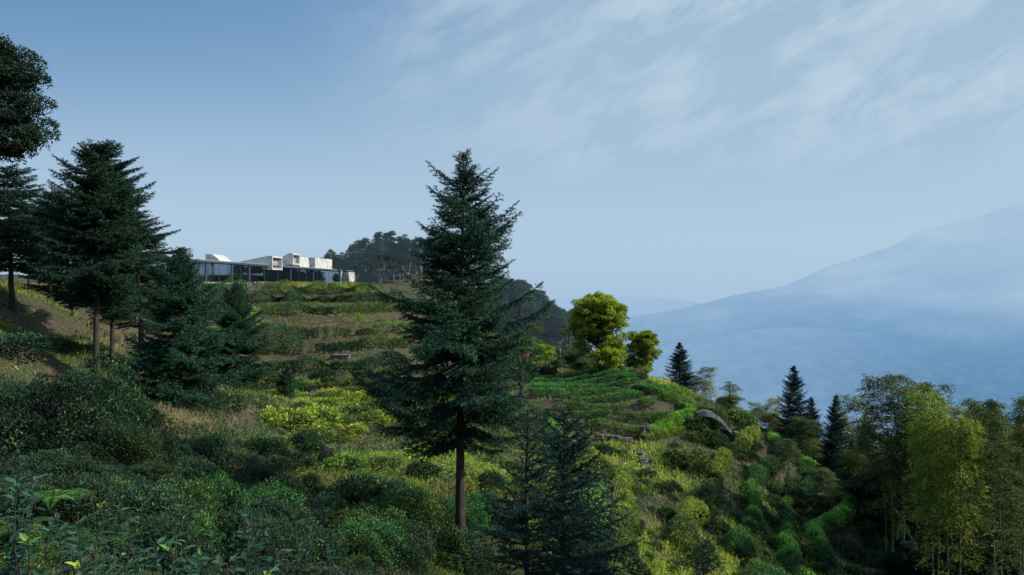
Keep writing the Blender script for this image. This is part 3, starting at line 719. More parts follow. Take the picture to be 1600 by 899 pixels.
BT = [((.07, .105, .035), (.15, .18, .05)), ((.17, .215, .04), (.34, .34, .07)), ((.05, .085, .035), (.10, .14, .05)), ((.10, .14, .04), (.20, .24, .06))]  # second pair brightened to paint sunlight on the yellow bamboo
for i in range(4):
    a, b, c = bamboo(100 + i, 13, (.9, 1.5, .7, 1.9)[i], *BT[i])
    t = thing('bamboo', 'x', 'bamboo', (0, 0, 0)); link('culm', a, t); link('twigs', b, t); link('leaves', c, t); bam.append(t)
rs = R_(13); used = set()
BL = []
for px, yt, d, v, lab, g in [(1395, 583, 50, 0, 'dark green bamboo in the tall twin-topped clump', 'tall twin-topped bamboo clump'),
        (1412, 588, 51, 2, 'dark green bamboo in the tall twin-topped clump', 'tall twin-topped bamboo clump'), (1432, 592, 49, 0, 'dark green bamboo in the tall twin-topped clump', 'tall twin-topped bamboo clump'),
        (1445, 600, 52, 2, 'dark green bamboo in the tall twin-topped clump', 'tall twin-topped bamboo clump'), (1385, 610, 53, 3, 'dark green bamboo in the tall twin-topped clump', 'tall twin-topped bamboo clump'),
        (1482, 605, 44, 1, 'sunlit yellow bamboo, brightest of the grove', 'yellow sunlit bamboo'), (1466, 632, 45, 1, 'sunlit yellow bamboo, brightest of the grove', 'yellow sunlit bamboo'),
        (1500, 640, 43, 1, 'sunlit yellow bamboo, brightest of the grove', 'yellow sunlit bamboo'), (1458, 660, 43, 1, 'sunlit yellow bamboo, brightest of the grove', 'yellow sunlit bamboo'),
        (1490, 655, 47, 3, 'sunlit yellow bamboo, brightest of the grove', 'yellow sunlit bamboo')]:
    BL.append((px, yt, d, v, lab, g))
for k in range(34):
    px = 1370 + k * 7.6 + rs.normal() * 5; d = (52 if px < 1535 else 40) + rs.rand() * 22
    yt = float(np.interp(px, [1370, 1450, 1520, 1560, 1600, 1650], [690, 650, 625, 625, 605, 590])) + rs.rand() * 60
    BL.append((px, yt, d, (3, 2, 0, 2)[rs.randint(4)], 'shaded green bamboo in the grove at the right edge', 'bamboo grove at the right edge'))
for k, (px, yt, d, v) in enumerate([(1100, 588, 90, 3), (1112, 600, 92, 1), (1092, 605, 88, 1), (1145, 606, 96, 3), (1190, 630, 86, 3), (1200, 622, 88, 1), (1210, 640, 84, 3), (1180, 640, 90, 3), (1325, 640, 88, 1), (1300, 650, 92, 3), (1285, 660, 90, 3), (1345, 660, 90, 3), (1365, 668, 86, 3), (1330, 680, 84, 2), (1535, 640, 66, 3), (1225, 668, 92, 2)]):
    BL.append((px, yt, d, v, 'feathery pale bamboo top rising from behind the ridge', 'pale bamboo tops behind the ridge'))
for k in range(26):
    BL.append((1230 + k * 16 + rs.normal() * 6, 700 + rs.rand() * 70 - (20 if k > 12 else 0), 58 + rs.rand() * 24, (2, 0)[k % 2], 'dark bamboo deep in the gully behind the front stems', 'dark bamboo deep in the gully'))
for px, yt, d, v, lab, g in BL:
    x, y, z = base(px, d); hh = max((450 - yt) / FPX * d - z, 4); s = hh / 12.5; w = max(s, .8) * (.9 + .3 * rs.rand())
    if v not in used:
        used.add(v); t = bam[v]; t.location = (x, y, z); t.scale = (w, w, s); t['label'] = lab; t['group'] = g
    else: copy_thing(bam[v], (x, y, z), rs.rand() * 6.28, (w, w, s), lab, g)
# ------------------------------------------------------------------ bushes
def bush(seed, n, leaf, asp, c_top, c_low, tipf=0, tipc=(.3, .42, .05), lump=.35, mat=M_leaf, big=False, name='leaves', cast=1.):
    """a rounded shrub of radius about 1 m made of leaves on a lumpy dome"""
    rs = R_(seed); q = rdir(rs, n); q[:, 2] = np.abs(q[:, 2]) ** .8
    q = norm(q)
    lum = 1 + lump * (fbm(q[:, 0] * 2.3 + seed, q[:, 1] * 2.3 + q[:, 2] * 2, seed, 3) - .5) * 2.2
    k = (.55 + .45 * rs.rand(n) ** .45)
    P = q * (k * lum)[:, None] * np.array([1, 1, asp]); P[:, 2] -= .12
    D = norm(q * .8 + rs.normal(size=(n, 3)) * .6 + np.array([0, 0, .35])); Nn = norm(np.array([0, 0, 1.]) + q * .5 + rs.normal(size=(n, 3)) * .45)
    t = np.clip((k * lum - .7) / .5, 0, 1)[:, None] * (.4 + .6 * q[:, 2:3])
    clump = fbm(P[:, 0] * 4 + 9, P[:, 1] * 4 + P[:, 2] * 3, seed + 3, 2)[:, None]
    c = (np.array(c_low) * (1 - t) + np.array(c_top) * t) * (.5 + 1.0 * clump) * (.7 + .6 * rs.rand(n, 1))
    tip = ((rs.rand(n, 1) < tipf) & (k[:, None] > .85) & (clump > .45)) * 1.
    c = c * (1 - tip) + np.array(tipc) * tip
    f = big_leaves if big else leaves
    V, F, C = f(P, D, Nn, leaf * (.7 + .6 * rs.rand(n)), leaf * .48 * (.7 + .6 * rs.rand(n)), c)
    W = Acc()
    for i in range(9):
        d = q[rs.randint(n)]; pts = np.array([[0, 0, -.2], d * .45 * np.array([1, 1, asp]) + rs.normal(size=3) * .04, d * .9 * np.array([1, 1, asp])])
        v, g = tube(pts, [.03, .018, .006], 4); W.add(v, g)
    return mk_mesh(name, V, F, mat, C), W.mesh('stems', M_twig)
BK = {}
def kind(key, name, cat, *a, **k):
    lm, wm = bush(*a, **k); BK[key] = (name, cat, lm, wm, [])
DT = (.028, .075, .034); DL = (.006, .018, .012)
kind('dark', 'shrub', 'bush', 201, 1500, .15, .85, DT, DL, .05, (.12, .18, .04))
kind('dark2', 'shrub', 'bush', 202, 1500, .15, .75, (.035, .075, .032), DL, .12, (.16, .24, .04), lump=.5)
kind('mid', 'shrub', 'bush', 203, 1500, .14, .8, (.07, .13, .035), (.014, .028, .012), .15, (.22, .30, .05), lump=.5)
kind('bright', 'shrub', 'bush', 204, 1300, .15, .7, (.20, .30, .04), (.04, .07, .015), .3, (.38, .46, .06), lump=.6)
kind('tea', 'tea_bush', 'tea bush', 205, 1400, .12, .8, (.055, .10, .035), (.010, .022, .012), .15, (.14, .20, .05), lump=.3)
kind('tea2', 'tea_bush', 'tea bush', 206, 1400, .12, .7, (.075, .125, .035), (.012, .026, .012), .2, (.20, .27, .05), lump=.45)
kind('dry', 'dry_shrub', 'dry bush', 207, 1100, .15, .8, (.16, .13, .10), (.05, .04, .035), .1, (.20, .22, .08), lump=.6)
kind('near', 'shrub', 'bush', 208, 7500, .078, .9, (.034, .082, .036), (.007, .016, .012), .06, (.13, .22, .04), lump=.5)
kind('near2', 'shrub', 'bush', 209, 6500, .085, .8, (.028, .068, .036), (.006, .014, .011), .02, (.06, .13, .04), lump=.6)
kind('nearb', 'shrub', 'bush', 210, 7000, .072, 1.1, (.045, .12, .030), (.008, .020, .010), .22, (.16, .30, .04), lump=.5)
kind('huge', 'shrub', 'bush', 211, 20000, .042, 1.0, (.034, .085, .034), (.006, .016, .012), .10, (.14, .24, .04), lump=.7)
kind('slope', 'tea_bush', 'tea bush', 212, 1500, .15, .8, (.032, .075, .030), DL, .10, (.14, .22, .04), lump=.5)
def put(key, x, y, r, label, group=None, rs=None, sz=1., sink=.0):
    name, cat, lm, wm, made = BK[key]
    rz = (rs or R_(int(abs(x * 91 + y * 17)) % 9999)).rand() * 6.28
    z = float(G(x, y)) - sink * r
    if not made:
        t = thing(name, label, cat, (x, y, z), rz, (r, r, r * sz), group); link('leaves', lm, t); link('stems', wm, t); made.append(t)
        return t
    return copy_thing(made[0], (x, y, z), rz, (r, r, r * sz), label, group)
# single bushes named after where the photograph shows them: (px, py_foot, width_px, kind, height ratio, label)
SINGLE = [
 (100, 700, 250, 'huge', 1.0, 'large dark glossy shrub with yellow-green tips below the left spruces'),
 (190, 665, 110, 'near', .9, 'upright dark shrub with light shoots at the foot of the tall left trunk'),
 (20, 640, 90, 'near2', 1.1, 'dark shrub at the left edge under the earth bank'),
 (35, 550, 95, 'dark', .6, 'low dark shrub on the shelf between the two left earth banks'),
 (90, 548, 70, 'dark', .6, 'low dark green shrub right of centre on the left shelf'),
 (170, 720, 150, 'huge', .8, 'dark shrub in the middle of the left foreground'),
 (330, 700, 50, 'dark', .9, 'small round dark shrub under the reddish earth patch on the left'),
 (404, 705, 46, 'dark', 1.0, 'small round dark green shrub right of the reddish earth patch'),
 (350, 640, 60, 'mid', 1.2, 'mid green shrub right of the dense conical spruce'),
 (450, 665, 90, 'bright', .8, 'bright green bush below the terraces, left one of three'),
 (502, 660, 80, 'bright', .8, 'bright green bush below the terraces, middle one of three'),
 (555, 655, 60, 'mid', .8, 'green bush below the terraces, right one of three'),
 (425, 600, 56, 'dry', 1.0, 'grey leafless bush beside the conical spruces'),
 (540, 735, 70, 'bright', .9, 'spreading yellow-green bush below the black sheeting'),
 (600, 735, 60, 'mid', .8, 'mid green bush on the lit grass left of the bare trunk'),
 (480, 690, 60, 'mid', .8, 'green bush above the reddish bank'),
 (545, 728, 50, 'bright', .9, 'yellow-green bush right of the black sheeting'),
 (620, 600, 60, 'dry', .7, 'dry brown bush on the lower terrace left of the spruce'),
 (560, 790, 110, 'dark', .8, 'dark rounded bush below the yellow-green bush'),
 (640, 840, 110, 'nearb', 1.0, 'fresh green shrub with upright shoots left of the bare spruce trunk'),
 (585, 850, 110, 'nearb', .9, 'fresh green shrub at the lower edge left of the bare trunk'),
 (700, 850, 60, 'nearb', .8, 'small fresh green shrub against the bare spruce trunk'),
 (738, 872, 75, 'near', .7, 'dark shrub at the right foot of the bare spruce trunk'),
 (698, 875, 70, 'near2', .6, 'low shrub at the left foot of the bare spruce trunk'),
 (780, 830, 90, 'dark', .8, 'dark bush right of the bare spruce trunk'),
 (655, 742, 60, 'dark2', .7, 'low dark bush on the lit grass behind the bare trunk'),
 (998, 616, 32, 'dark', .95, 'round clipped bush on the ridge below the smaller yellow-green tree'),
 (985, 592, 46, 'dark', .5, 'low flat-topped dark bush under the smaller yellow-green tree'),
 (1072, 730, 74, 'tea2', 1.1, 'large round leafy bush on the right-hand slope'),
 (1110, 692, 46, 'dark2', 1.0, 'dark bush below the curved concrete channel'),
 (1100, 655, 50, 'dark', .8, 'dark bush above the curved concrete channel'),
 (1150, 660, 60, 'mid', .8, 'green bush on the ridge right of the curved channel'),
 (1050, 768, 34, 'dark', 1.0, 'small dark round bush in the yellow grass of the right slope'),
 (1095, 815, 46, 'dark2', 1.1, 'dark bush beside the sunlit grass strip low on the right slope'),
 (1205, 862, 52, 'dark2', 1.1, 'dark bush in the sunlit grass near the lower right'),
 (850, 612, 40, 'mid', .7, 'rounded bush at the left end of the tea field'),
]
for i, (px, py, w, k, sz, lab) in enumerate(SINGLE):
    p = at(px, py, 8)
    if p is None: continue
    put(k, p[0], p[1], w / FPX * p[1] / 2 * 1.05, lab, sz=sz)
rs = R_(17)
def scatter(poly, n, keys, rpx, label, group, rm=(.25, 2.5), dmin=8, jit=.3, sz=(.7, 1.1)):
    """bushes standing on the ground seen inside a region of the photograph"""
    xs = [p[0] for p in poly]; ys = [p[1] for p in poly]; k = 0; tries = 0
    def ins(x, y):
        c = False; j = len(poly) - 1
        for i in range(len(poly)):
            if (ys[i] > y) != (ys[j] > y) and x < (xs[j] - xs[i]) * (y - ys[i]) / (ys[j] - ys[i]) + xs[i]: c = not c
            j = i
        return c
    while k < n and tries < n * 20:
        tries += 1
        px = min(xs) + rs.rand() * (max(xs) - min(xs)); py = min(ys) + rs.rand() * (max(ys) - min(ys))
        if not ins(px, py): continue
        p = at(px, py, dmin)
        if p is None or p[1] > 140: continue
        r = np.clip(rpx / FPX * p[1] * (1 + jit * rs.normal()), *rm)
        put(keys[rs.randint(len(keys))], p[0], p[1], r, label, group, rs, sz[0] + rs.rand() * (sz[1] - sz[0])); k += 1
scatter([(380, 740), (560, 760), (700, 790), (700, 880), (420, 830), (330, 760)], 38, ['near', 'near2', 'dark'], 34, 'dark glossy shrub in the shaded hollow left of the bare trunk', 'shrubs in the shaded hollow', (.4, 1.2), 14)
scatter([(0, 690), (240, 660), (330, 740), (350, 800), (0, 800)], 26, ['near', 'near2'], 44, 'dark shrub in the shaded left foreground', 'shrubs in the left foreground', (.35, 1.1), 9)
scatter([(0, 770), (300, 800), (760, 840), (760, 899), (0, 899)], 46, ['near', 'near2', 'near', 'nearb'], 60, 'leafy shrub in the near shade along the bottom of the view', 'near shrubs along the bottom', (.3, .8), 6.5)
scatter([(560, 800), (760, 790), (720, 899), (540, 899)], 16, ['nearb', 'nearb', 'near'], 42, 'fresh leafy shrub around the foot of the bare spruce trunk', 'shrubs around the bare trunk', (.35, .9), 9)
scatter([(330, 700), (480, 700), (520, 760), (400, 770)], 14, ['dark', 'near2', 'dark2'], 26, 'dark shrub under the reddish earth banks', 'shrubs under the earth banks', (.4, 1.1), 18)
scatter([(120, 560), (250, 520), (330, 590), (260, 640), (180, 650)], 20, ['dark', 'dark2', 'mid'], 26, 'shrub beneath the left-hand spruces', 'shrubs under the left spruces', (.4, 1.3), 30)
scatter([(740, 720), (950, 700), (1000, 860), (760, 860)], 34, ['dark', 'dark2', 'mid', 'mid'], 20, 'shrub behind the young near spruces', 'shrubs behind the young spruces', (.4, 1.0), 20)
scatter([(390, 600), (560, 585), (700, 600), (700, 700), (430, 700)], 95, ['bright', 'mid', 'bright', 'mid', 'dry', 'dark2'], 19, 'leafy bush on the rough slope below the terraces', 'bushes below the terraces', (.4, 1.1), 40)
scatter([(960, 700), (1150, 690), (1240, 760), (1300, 899), (1000, 899)], 110, ['slope', 'slope', 'slope', 'tea2', 'tea'], 12, 'leafy bush on the steep right-hand slope', 'bushes on the steep right-hand slope', (.35, .9), 30)
scatter([(1150, 700), (1230, 700), (1330, 790), (1430, 899), (1250, 899)], 50, ['slope', 'slope', 'dark'], 15, 'shaded bush on the gully side of the slope', 'bushes on the shaded gully side', (.4, 1.0), 38)
scatter([(1060, 640), (1180, 655), (1230, 700), (1150, 705), (1070, 690)], 34, ['dark2', 'mid', 'tea2', 'dark'], 15, 'bush along the ridge left of the cedars', 'bushes along the right ridge', (.5, 1.4), 45)
scatter([(800, 572), (960, 575), (1000, 592), (800, 592)], 16, ['dark', 'mid', 'dry', 'dark2'], 14, 'bush edging the top of the tea field', 'bushes edging the tea field', (.5, 1.4), 60)
# tea field hedges: each continuous hedge is one thing ---------------------
def hedge(seed, pts, w, h, col, low, dens=260, leaf=.13, gp=.22, hv=0, alt=None):
    rs = R_(seed); pts = np.array(pts); seg = np.linalg.norm(np.diff(pts, axis=0), axis=1); L = np.concatenate([[0], np.cumsum(seg)])
    n = int(L[-1] * dens); s = rs.rand(n) * L[-1]
    X = np.interp(s, L, pts[:, 0]); Y = np.interp(s, L, pts[:, 1])
    gx_ = np.gradient(pts[:, 0], L); gy_ = np.gradient(pts[:, 1], L); tx = np.interp(s, L, gx_); ty = np.interp(s, L, gy_); tl = np.hypot(tx, ty) + 1e-6
    nx, ny = -ty / tl, tx / tl
    a = rs.rand(n) * math.pi; lump = (.72 + .55 * fbm(s * 1.3, a * .8, seed, 3)) * (1 + hv * (fbm(s * .5, s * 0, seed + 6, 2) - .5) * 2); k = (.6 + .4 * rs.rand(n) ** .5) * lump
    gap = fbm(s * .8, s * 0, seed + 4, 2)
    keep = gap > gp
    off = np.cos(a) * w * k; up = np.sin(a) * h * k
    x = X + nx * off; y = Y + ny * off; z = G(X, Y) + up - .05
    P = np.stack([x, y, z], 1)[keep]; a = a[keep]; k = k[keep]; s = s[keep]; n = len(P)
    q = np.stack([nx[keep] * np.cos(a), ny[keep] * np.cos(a), np.sin(a)], 1)
    D = norm(q * .7 + rs.normal(size=(n, 3)) * .6 + np.array([0, 0, .4])); Nn = norm(q + np.array([0, 0, .8]) + rs.normal(size=(n, 3)) * .4)
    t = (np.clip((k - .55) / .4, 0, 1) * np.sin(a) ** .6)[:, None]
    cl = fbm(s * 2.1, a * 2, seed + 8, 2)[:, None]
    c = (np.array(low) * (1 - t) + np.array(col) * t) * (.5 + cl) * (.7 + .6 * rs.rand(n, 1))  # low flanks darkened: shade between the rows painted in
    if alt is not None:
        tt = sstep(.5, .62, fbm(s * .22, s * 0, seed + 9, 3))[:, None]; c = c * (1 - tt) + tt * np.array(alt) * (.4 + .9 * t) * (.5 + cl) * (.7 + .6 * rs.rand(n, 1))
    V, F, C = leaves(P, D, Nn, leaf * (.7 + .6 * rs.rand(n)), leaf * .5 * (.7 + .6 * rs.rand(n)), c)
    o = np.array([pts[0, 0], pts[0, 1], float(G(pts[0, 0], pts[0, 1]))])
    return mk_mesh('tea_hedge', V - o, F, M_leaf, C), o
HR = []
def step_z(x, y, z0):
    return z0
for k in range(9):
    yy = 65.2 + k * 2.25
    x0 = 1.2 + .12 * k; x1 = 12.5 + .1 * k + 1.0 * math.sin(k * 1.7)
    xs = np.linspace(x0, x1, 30); ys = yy + .03 * (xs - 6) ** 2 + .4 * np.sin(xs * .35 + k)
    if 2 <= k <= 3: xs = xs[8:]; ys = ys[8:]
    HR.append((np.stack([xs, ys], 1), 'tea field', k))
def px_row(pts, n=26):
    pts = np.array(pts, float); t = np.linspace(0, 1, n); q = np.linspace(0, 1, len(pts)); X = np.interp(t, q, pts[:, 0]); Y = np.interp(t, q, pts[:, 1])
    H_ = [at(a, b, 45) for a, b in zip(X, Y)]; H_ = np.array([h[:2] for h in H_ if h]); H_ = H_[np.concatenate([[True], np.linalg.norm(np.diff(H_, axis=0), axis=1) < 4])]
    H_ = np.stack([np.convolve(np.pad(H_[:, i_], 3, mode='edge'), np.ones(7) / 7, 'valid') for i_ in (0, 1)], 1)
    return H_[np.concatenate([[True], np.linalg.norm(np.diff(H_, axis=0), axis=1) > .02])]
for k in range(5):     # rows that come over the ridge on the right
    HR.append((px_row([(1004 + 15 * k, 606 + 1.5 * k), (1028 + 12 * k, 617 + 3 * k), (1050 + 9 * k, 634 + 5 * k)]), 'ridge', k))
for k in range(4):
    HR.append((px_row([(1086 - 6 * k, 650 + 9 * k), (1058 - 8 * k, 656 + 9 * k), (1022 - 7 * k, 672 + 7 * k)]), 'fold', k))
def smooth_(a, n=7):
    return np.convolve(np.pad(a, n // 2, mode='edge'), np.ones(n) / n, 'valid')
for k in range(11):     # contour rows on the steep right-hand slope
    P = []; yy0 = np.arange(33, 84, .7); xs = np.arange(3.0, 36, .15)
    A_, B_ = np.meshgrid(yy0, xs, indexing='ij'); g = ph2(B_, A_, tps(B_, A_)) if k == 0 else g_slope
    g_slope = g; lv = -17 + k + .93
    for r_, yy in enumerate(yy0):
        q_ = np.nonzero((g[r_, :-1] >= lv) & (g[r_, 1:] < lv))[0]
        if len(q_) and (not P or abs(xs[q_[-1]] - P[-1][0]) < 2.5): P.append((xs[q_[-1]] - .3, yy))
    if len(P) > 9:
        P = np.array(P); HR.append((np.stack([smooth_(P[:, 0]), P[:, 1]], 1), 'slope', k))
xx0 = np.arange(-46, 3.0, .8); ys_ = np.arange(56, 112, .2); A_, B_ = np.meshgrid(xx0, ys_, indexing='ij'); g = ph1(A_, B_, tps(A_, B_))
kk = 0
for k in range(9):      # along the steps of the terraced hill
    for fr_ in (.97, .45):
        P = []; lv = -8 + k + fr_
        for r_, xx in enumerate(xx0):
            q_ = np.nonzero((g[r_, :-1] < lv) & (g[r_, 1:] >= lv))[0]
            if len(q_) and (not P or abs(ys_[q_[-1]] - P[-1][1]) < 4.5): P.append((xx, ys_[q_[-1]] + .9))
        if len(P) > 9:
            P = np.array(P); HR.append((np.stack([P[:, 0], smooth_(P[:, 1])], 1), 'terrace' if fr_ > .9 else 'brush', kk)); kk += 1
order = ['nearest', 'second', 'third', 'fourth', 'fifth', 'sixth', 'seventh', 'eighth', 'farthest']
o7 = ['leftmost', 'second', 'third', 'fourth', 'fifth', 'sixth', 'rightmost']; o9 = ['highest', 'second', 'third', 'fourth', 'fifth', 'sixth', 'seventh', 'eighth', 'lowest']
o12 = ['lowest', 'second lowest', 'third', 'fourth', 'fifth', 'sixth', 'seventh', 'eighth', 'ninth', 'tenth', 'eleventh', 'twelfth', 'thirteenth']
GN = {'tea field': 'tea rows on the level field', 'ridge': 'tea rows curving over the ridge', 'slope': 'tea rows along the steep right slope', 'fold': 'tea rows turning down under the ridge', 'terrace': 'hedge rows on the terraces below the house', 'brush': 'scrub strips on the terraces'}
for pts, w, k in HR:
    if w == 'tea field': me, o = hedge(300 + k, pts, .58, .72, (.085, .19, .055), (.008, .020, .012), 400, leaf=.16); lab = order[k] + (' row' if k not in (0, 8) else ' of the rows') + ' of clipped tea across the level field, counted from the nearest'
    elif w == 'ridge': me, o = hedge(330 + k, pts, .5, .7, (.12, .24, .045), (.010, .028, .012), 330, leaf=.15); lab = o7[k] + ' of the bright tea rows curving over the ridge below the lone conifer'
    elif w == 'fold': me, o = hedge(340 + k, pts, .5, .65, (.16, .30, .05), (.010, .028, .012), 330, leaf=.15); lab = ['highest', 'second', 'third', 'lowest'][k] + ' of the bright tea rows turning down to the left under the ridge'
    elif w == 'slope': me, o = hedge(350 + k, pts, .62, .9, (.055, .125, .048), (.004, .013, .010), 420, leaf=.17, gp=.20, hv=.6, alt=(.15, .25, .05)); lab = o12[k] + (' of the' if k < 2 else ' from the bottom of the') + ' broken tea rows along the steep right slope'
    elif w == 'terrace': me, o = hedge(370 + k, pts, .85, 1.15, (.042, .105, .045), (.004, .013, .010), 420, leaf=.19, gp=.24, hv=.7, alt=(.07, .12, .04)); lab = 'dark hedge row on the terraces, %s counted from the lowest' % o12[k // 2]
    else: me, o = hedge(370 + k, pts, .5, .5, (((.30, .42, .05), (.17, .15, .11), (.10, .17, .045))[k % 3]), (.012, .02, .012), 220, leaf=.15, gp=.50, hv=1.0, alt=(.16, .14, .11)); lab = 'broken strip of low scrub on the terrace treads, %s counted from the lowest' % o12[k // 2]
    tag(link('tea_hedge', me, None, o), lab, 'tea hedge', GN[w])
# ------------------------------------------------------------------ ground cover (stuff)
BARE = []
for px_, py_, r_ in [(60, 600, 2.6), (110, 590, 2.4), (20, 610, 2.2), (50, 490, 2.0), (20, 485, 2.0), (80, 500, 1.8), (372, 655, 1.3), (385, 640, 1.2), (355, 670, 1.2), (290, 740, 1.5), (310, 725, 1.4), (272, 765, 1.2),
                     (400, 735, .7), (450, 750, 1.0), (455, 765, .9), (870, 680, 1.3), (1130, 710, 1.4), (1060, 690, 1.2), (1100, 760, .8), (940, 640, 1.5), (280, 650, 1.6), (470, 690, 1.3)]:
    q_ = at(px_, py_, 8)
    if q_: BARE.append((q_[0], q_[1], r_))
def is_bare(x, y, rs):
    m = np.zeros(len(x), bool)
    for bx, by, r in BARE: m |= np.hypot(x - bx, y - by) < r * (.75 + .5 * fbm(x * 1.3, y * 1.3, 61, 2))
    m |= (x > 0) & (x < 13) & (y > 63.5) & (y < 84.5) & (fbm(x * .4, y * .4, 71, 2) > .30)
    return m & (rs.rand(len(x)) < .93)
def zones(x, y):
    """how far the spot belongs to the terraced hill / the stepped right slope, and its place on the step (0 tread .. 1 riser)"""
    m = sstep(52, 60, y) * (1 - sstep(108, 114, y)) * (1 - sstep(-4, 6, x)) * sstep(-70, -55, x)
    m2 = sstep(30, 38, y) * (1 - sstep(92, 98, y)) * sstep(4, 10, x) * (1 - sstep(34, 44, x))
    z0 = tps(x, y); a = ph1(x, y, z0); b = ph2(x, y, z0)
    return m, m2, a - np.floor(a), b - np.floor(b)
def cover(name, label, cat, n, seed, fn_keep, blade, colf, mat=M_grass, nb=9, spread=.5, flat=False, dlo=5., dhi=135.):
    rs = R_(seed); a = (rs.rand(n) - .5) * 1.42; d = dlo * (dhi / dlo) ** (rs.rand(n) ** .8)
    x = np.tan(a * .93) * d; y = d; m_, m2_, f1, f2 = zones(x, y); riser = (f1 > .58) & (f1 < .93)
    pr_ = np.where(m_ > .5, np.where(riser, {'grass': .30, 'dry_brush': 1., 'weeds': .5}.get(name, 1), {'grass': 1., 'dry_brush': .12, 'weeds': 1.}.get(name, 1)), 1.)
    pr_ = np.where((m2_ > .5), pr_ * np.where(f2 > .55, (.3 if name == 'grass' else .45), (1. if name == 'grass' else .55)), pr_)
    kp = fn_keep(x, y, rs) & ~is_bare(x, y, rs) & (rs.rand(n) < pr_); mz = m_[kp]; x = x[kp]; y = y[kp]; d = d[kp]; n = len(x)
    sz = np.clip(.0065 * d, .14, .36) * (.6 + .8 * rs.rand(n)); z = G(x, y); sz = sz * (1 - .42 * mz)
    idx = np.repeat(np.arange(n), nb); m = len(idx)
    off = rs.normal(size=(m, 2)) * (sz[idx] * spread)[:, None]
    P = np.stack([x[idx] + off[:, 0], y[idx] + off[:, 1], G(x[idx] + off[:, 0], y[idx] + off[:, 1]) - .03], 1)
    c = colf(x, y, rs)[idx] * (.6 + .8 * rs.rand(m, 1))
    if flat:
        P[:, 2] += rs.rand(m) * sz[idx] * .8
        D = norm(rs.normal(size=(m, 3)) + np.array([0, 0, .3])); Nn = norm(rs.normal(size=(m, 3)) * .5 + np.array([0, 0, 1.]))
        V, F, C = leaves(P, D, Nn, np.maximum(sz[idx] * blade, .0016 * d[idx]), np.maximum(sz[idx] * blade * .5, .0008 * d[idx]), c)
    else:
        D = norm(rs.normal(size=(m, 3)) * .55 + np.array([0, 0, 1.])); Nn = rs.normal(size=(m, 3))
        V, F, C = leaves(P, D, Nn, sz[idx] * blade * (.6 + .8 * rs.rand(m)), np.maximum(sz[idx] * .08, .0006 * d[idx]), c, .0)
    tag(link(name, mk_mesh(name, V, F, mat, C)), label, cat, kind='stuff')
def lushness(x, y):
    """0 bare and dry .. 1 lush, brightest on the right-hand slope and the terrace tops"""
    n = fbm(x * .13, y * .13, 44, 4)
    r = sstep(4, 12, x) * (1 - sstep(24, 34, x)) * sstep(30, 36, y)
    return np.clip(n + .14 * r + .01, 0, 1)
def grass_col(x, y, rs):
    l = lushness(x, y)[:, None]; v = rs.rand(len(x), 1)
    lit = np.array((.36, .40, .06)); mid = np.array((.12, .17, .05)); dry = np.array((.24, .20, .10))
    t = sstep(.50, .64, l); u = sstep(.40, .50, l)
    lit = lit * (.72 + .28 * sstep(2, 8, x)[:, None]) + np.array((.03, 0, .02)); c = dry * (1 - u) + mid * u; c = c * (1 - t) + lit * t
    sh = (1 - sstep(24, 34, y))[:, None]  # foreground shade painted into the blade colour
    gl = sstep(16, 23, x)[:, None]; c = c * (1 - gl) + np.array((.035, .06, .03)) * gl  # gully shade painted into the grass colour
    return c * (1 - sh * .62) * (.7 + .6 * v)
fl = lambda x, y: (G(x + .4, y) - G(x - .4, y)) ** 2 + (G(x, y + .4) - G(x, y - .4)) ** 2
notbuild = lambda x, y: ~((x < -36) & (y > 100))
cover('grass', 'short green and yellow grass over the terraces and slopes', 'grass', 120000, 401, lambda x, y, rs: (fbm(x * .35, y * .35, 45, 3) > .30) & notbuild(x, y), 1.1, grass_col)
def dry_col(x, y, rs):
    v = rs.rand(len(x), 1); a = np.array((.14, .125, .105)); b = np.array((.075, .06, .05)); g = np.array((.22, .215, .19))
    c = np.where(v < .45, a, np.where(v < .8, b, g)); return c * (1 - (1 - sstep(24, 34, y))[:, None] * .75)  # near brush darkened, foreground shade painted in
cover('dry_brush', 'dry brown grass and brushwood on the terrace banks', 'dry brush', 26000, 402, lambda x, y, rs: (fbm(x * .2, y * .2, 46, 3) > .44) & notbuild(x, y) & (x < 12) & ((y > 30) | (rs.rand(len(x)) < .12)), 1.0, dry_col, spread=.7)
def weed_col(x, y, rs):
    l = lushness(x, y)[:, None]; t = sstep(.48, .62, l)
    t = t * (1 - sstep(15, 22, x)[:, None]); c = np.array((.03, .075, .035)) * (1 - t) + np.array((.20, .28, .05)) * t  # bright tone dropped in the gully, its shade painted in
    return c * (1 - (1 - sstep(24, 34, y))[:, None] * .5) * (.6 + .8 * rs.rand(len(x), 1))  # near weeds darkened as painted foreground shade
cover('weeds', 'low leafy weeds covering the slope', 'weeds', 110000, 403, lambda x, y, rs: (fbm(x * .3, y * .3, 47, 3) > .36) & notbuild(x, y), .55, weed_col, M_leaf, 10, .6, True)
# dense undergrowth in the near shade
rs = R_(5)
def near_keep(x, y, rs): return np.hypot(x, y) > 4.5
cover('undergrowth', 'dark leafy undergrowth in the shaded foreground', 'undergrowth', 22000, 404, near_keep, .50, lambda x, y, rs: np.array((.018, .040, .026)) * (.4 + 1.2 * rs.rand(len(x), 1)), M_leaf, 12, .7, True, 5, 32)
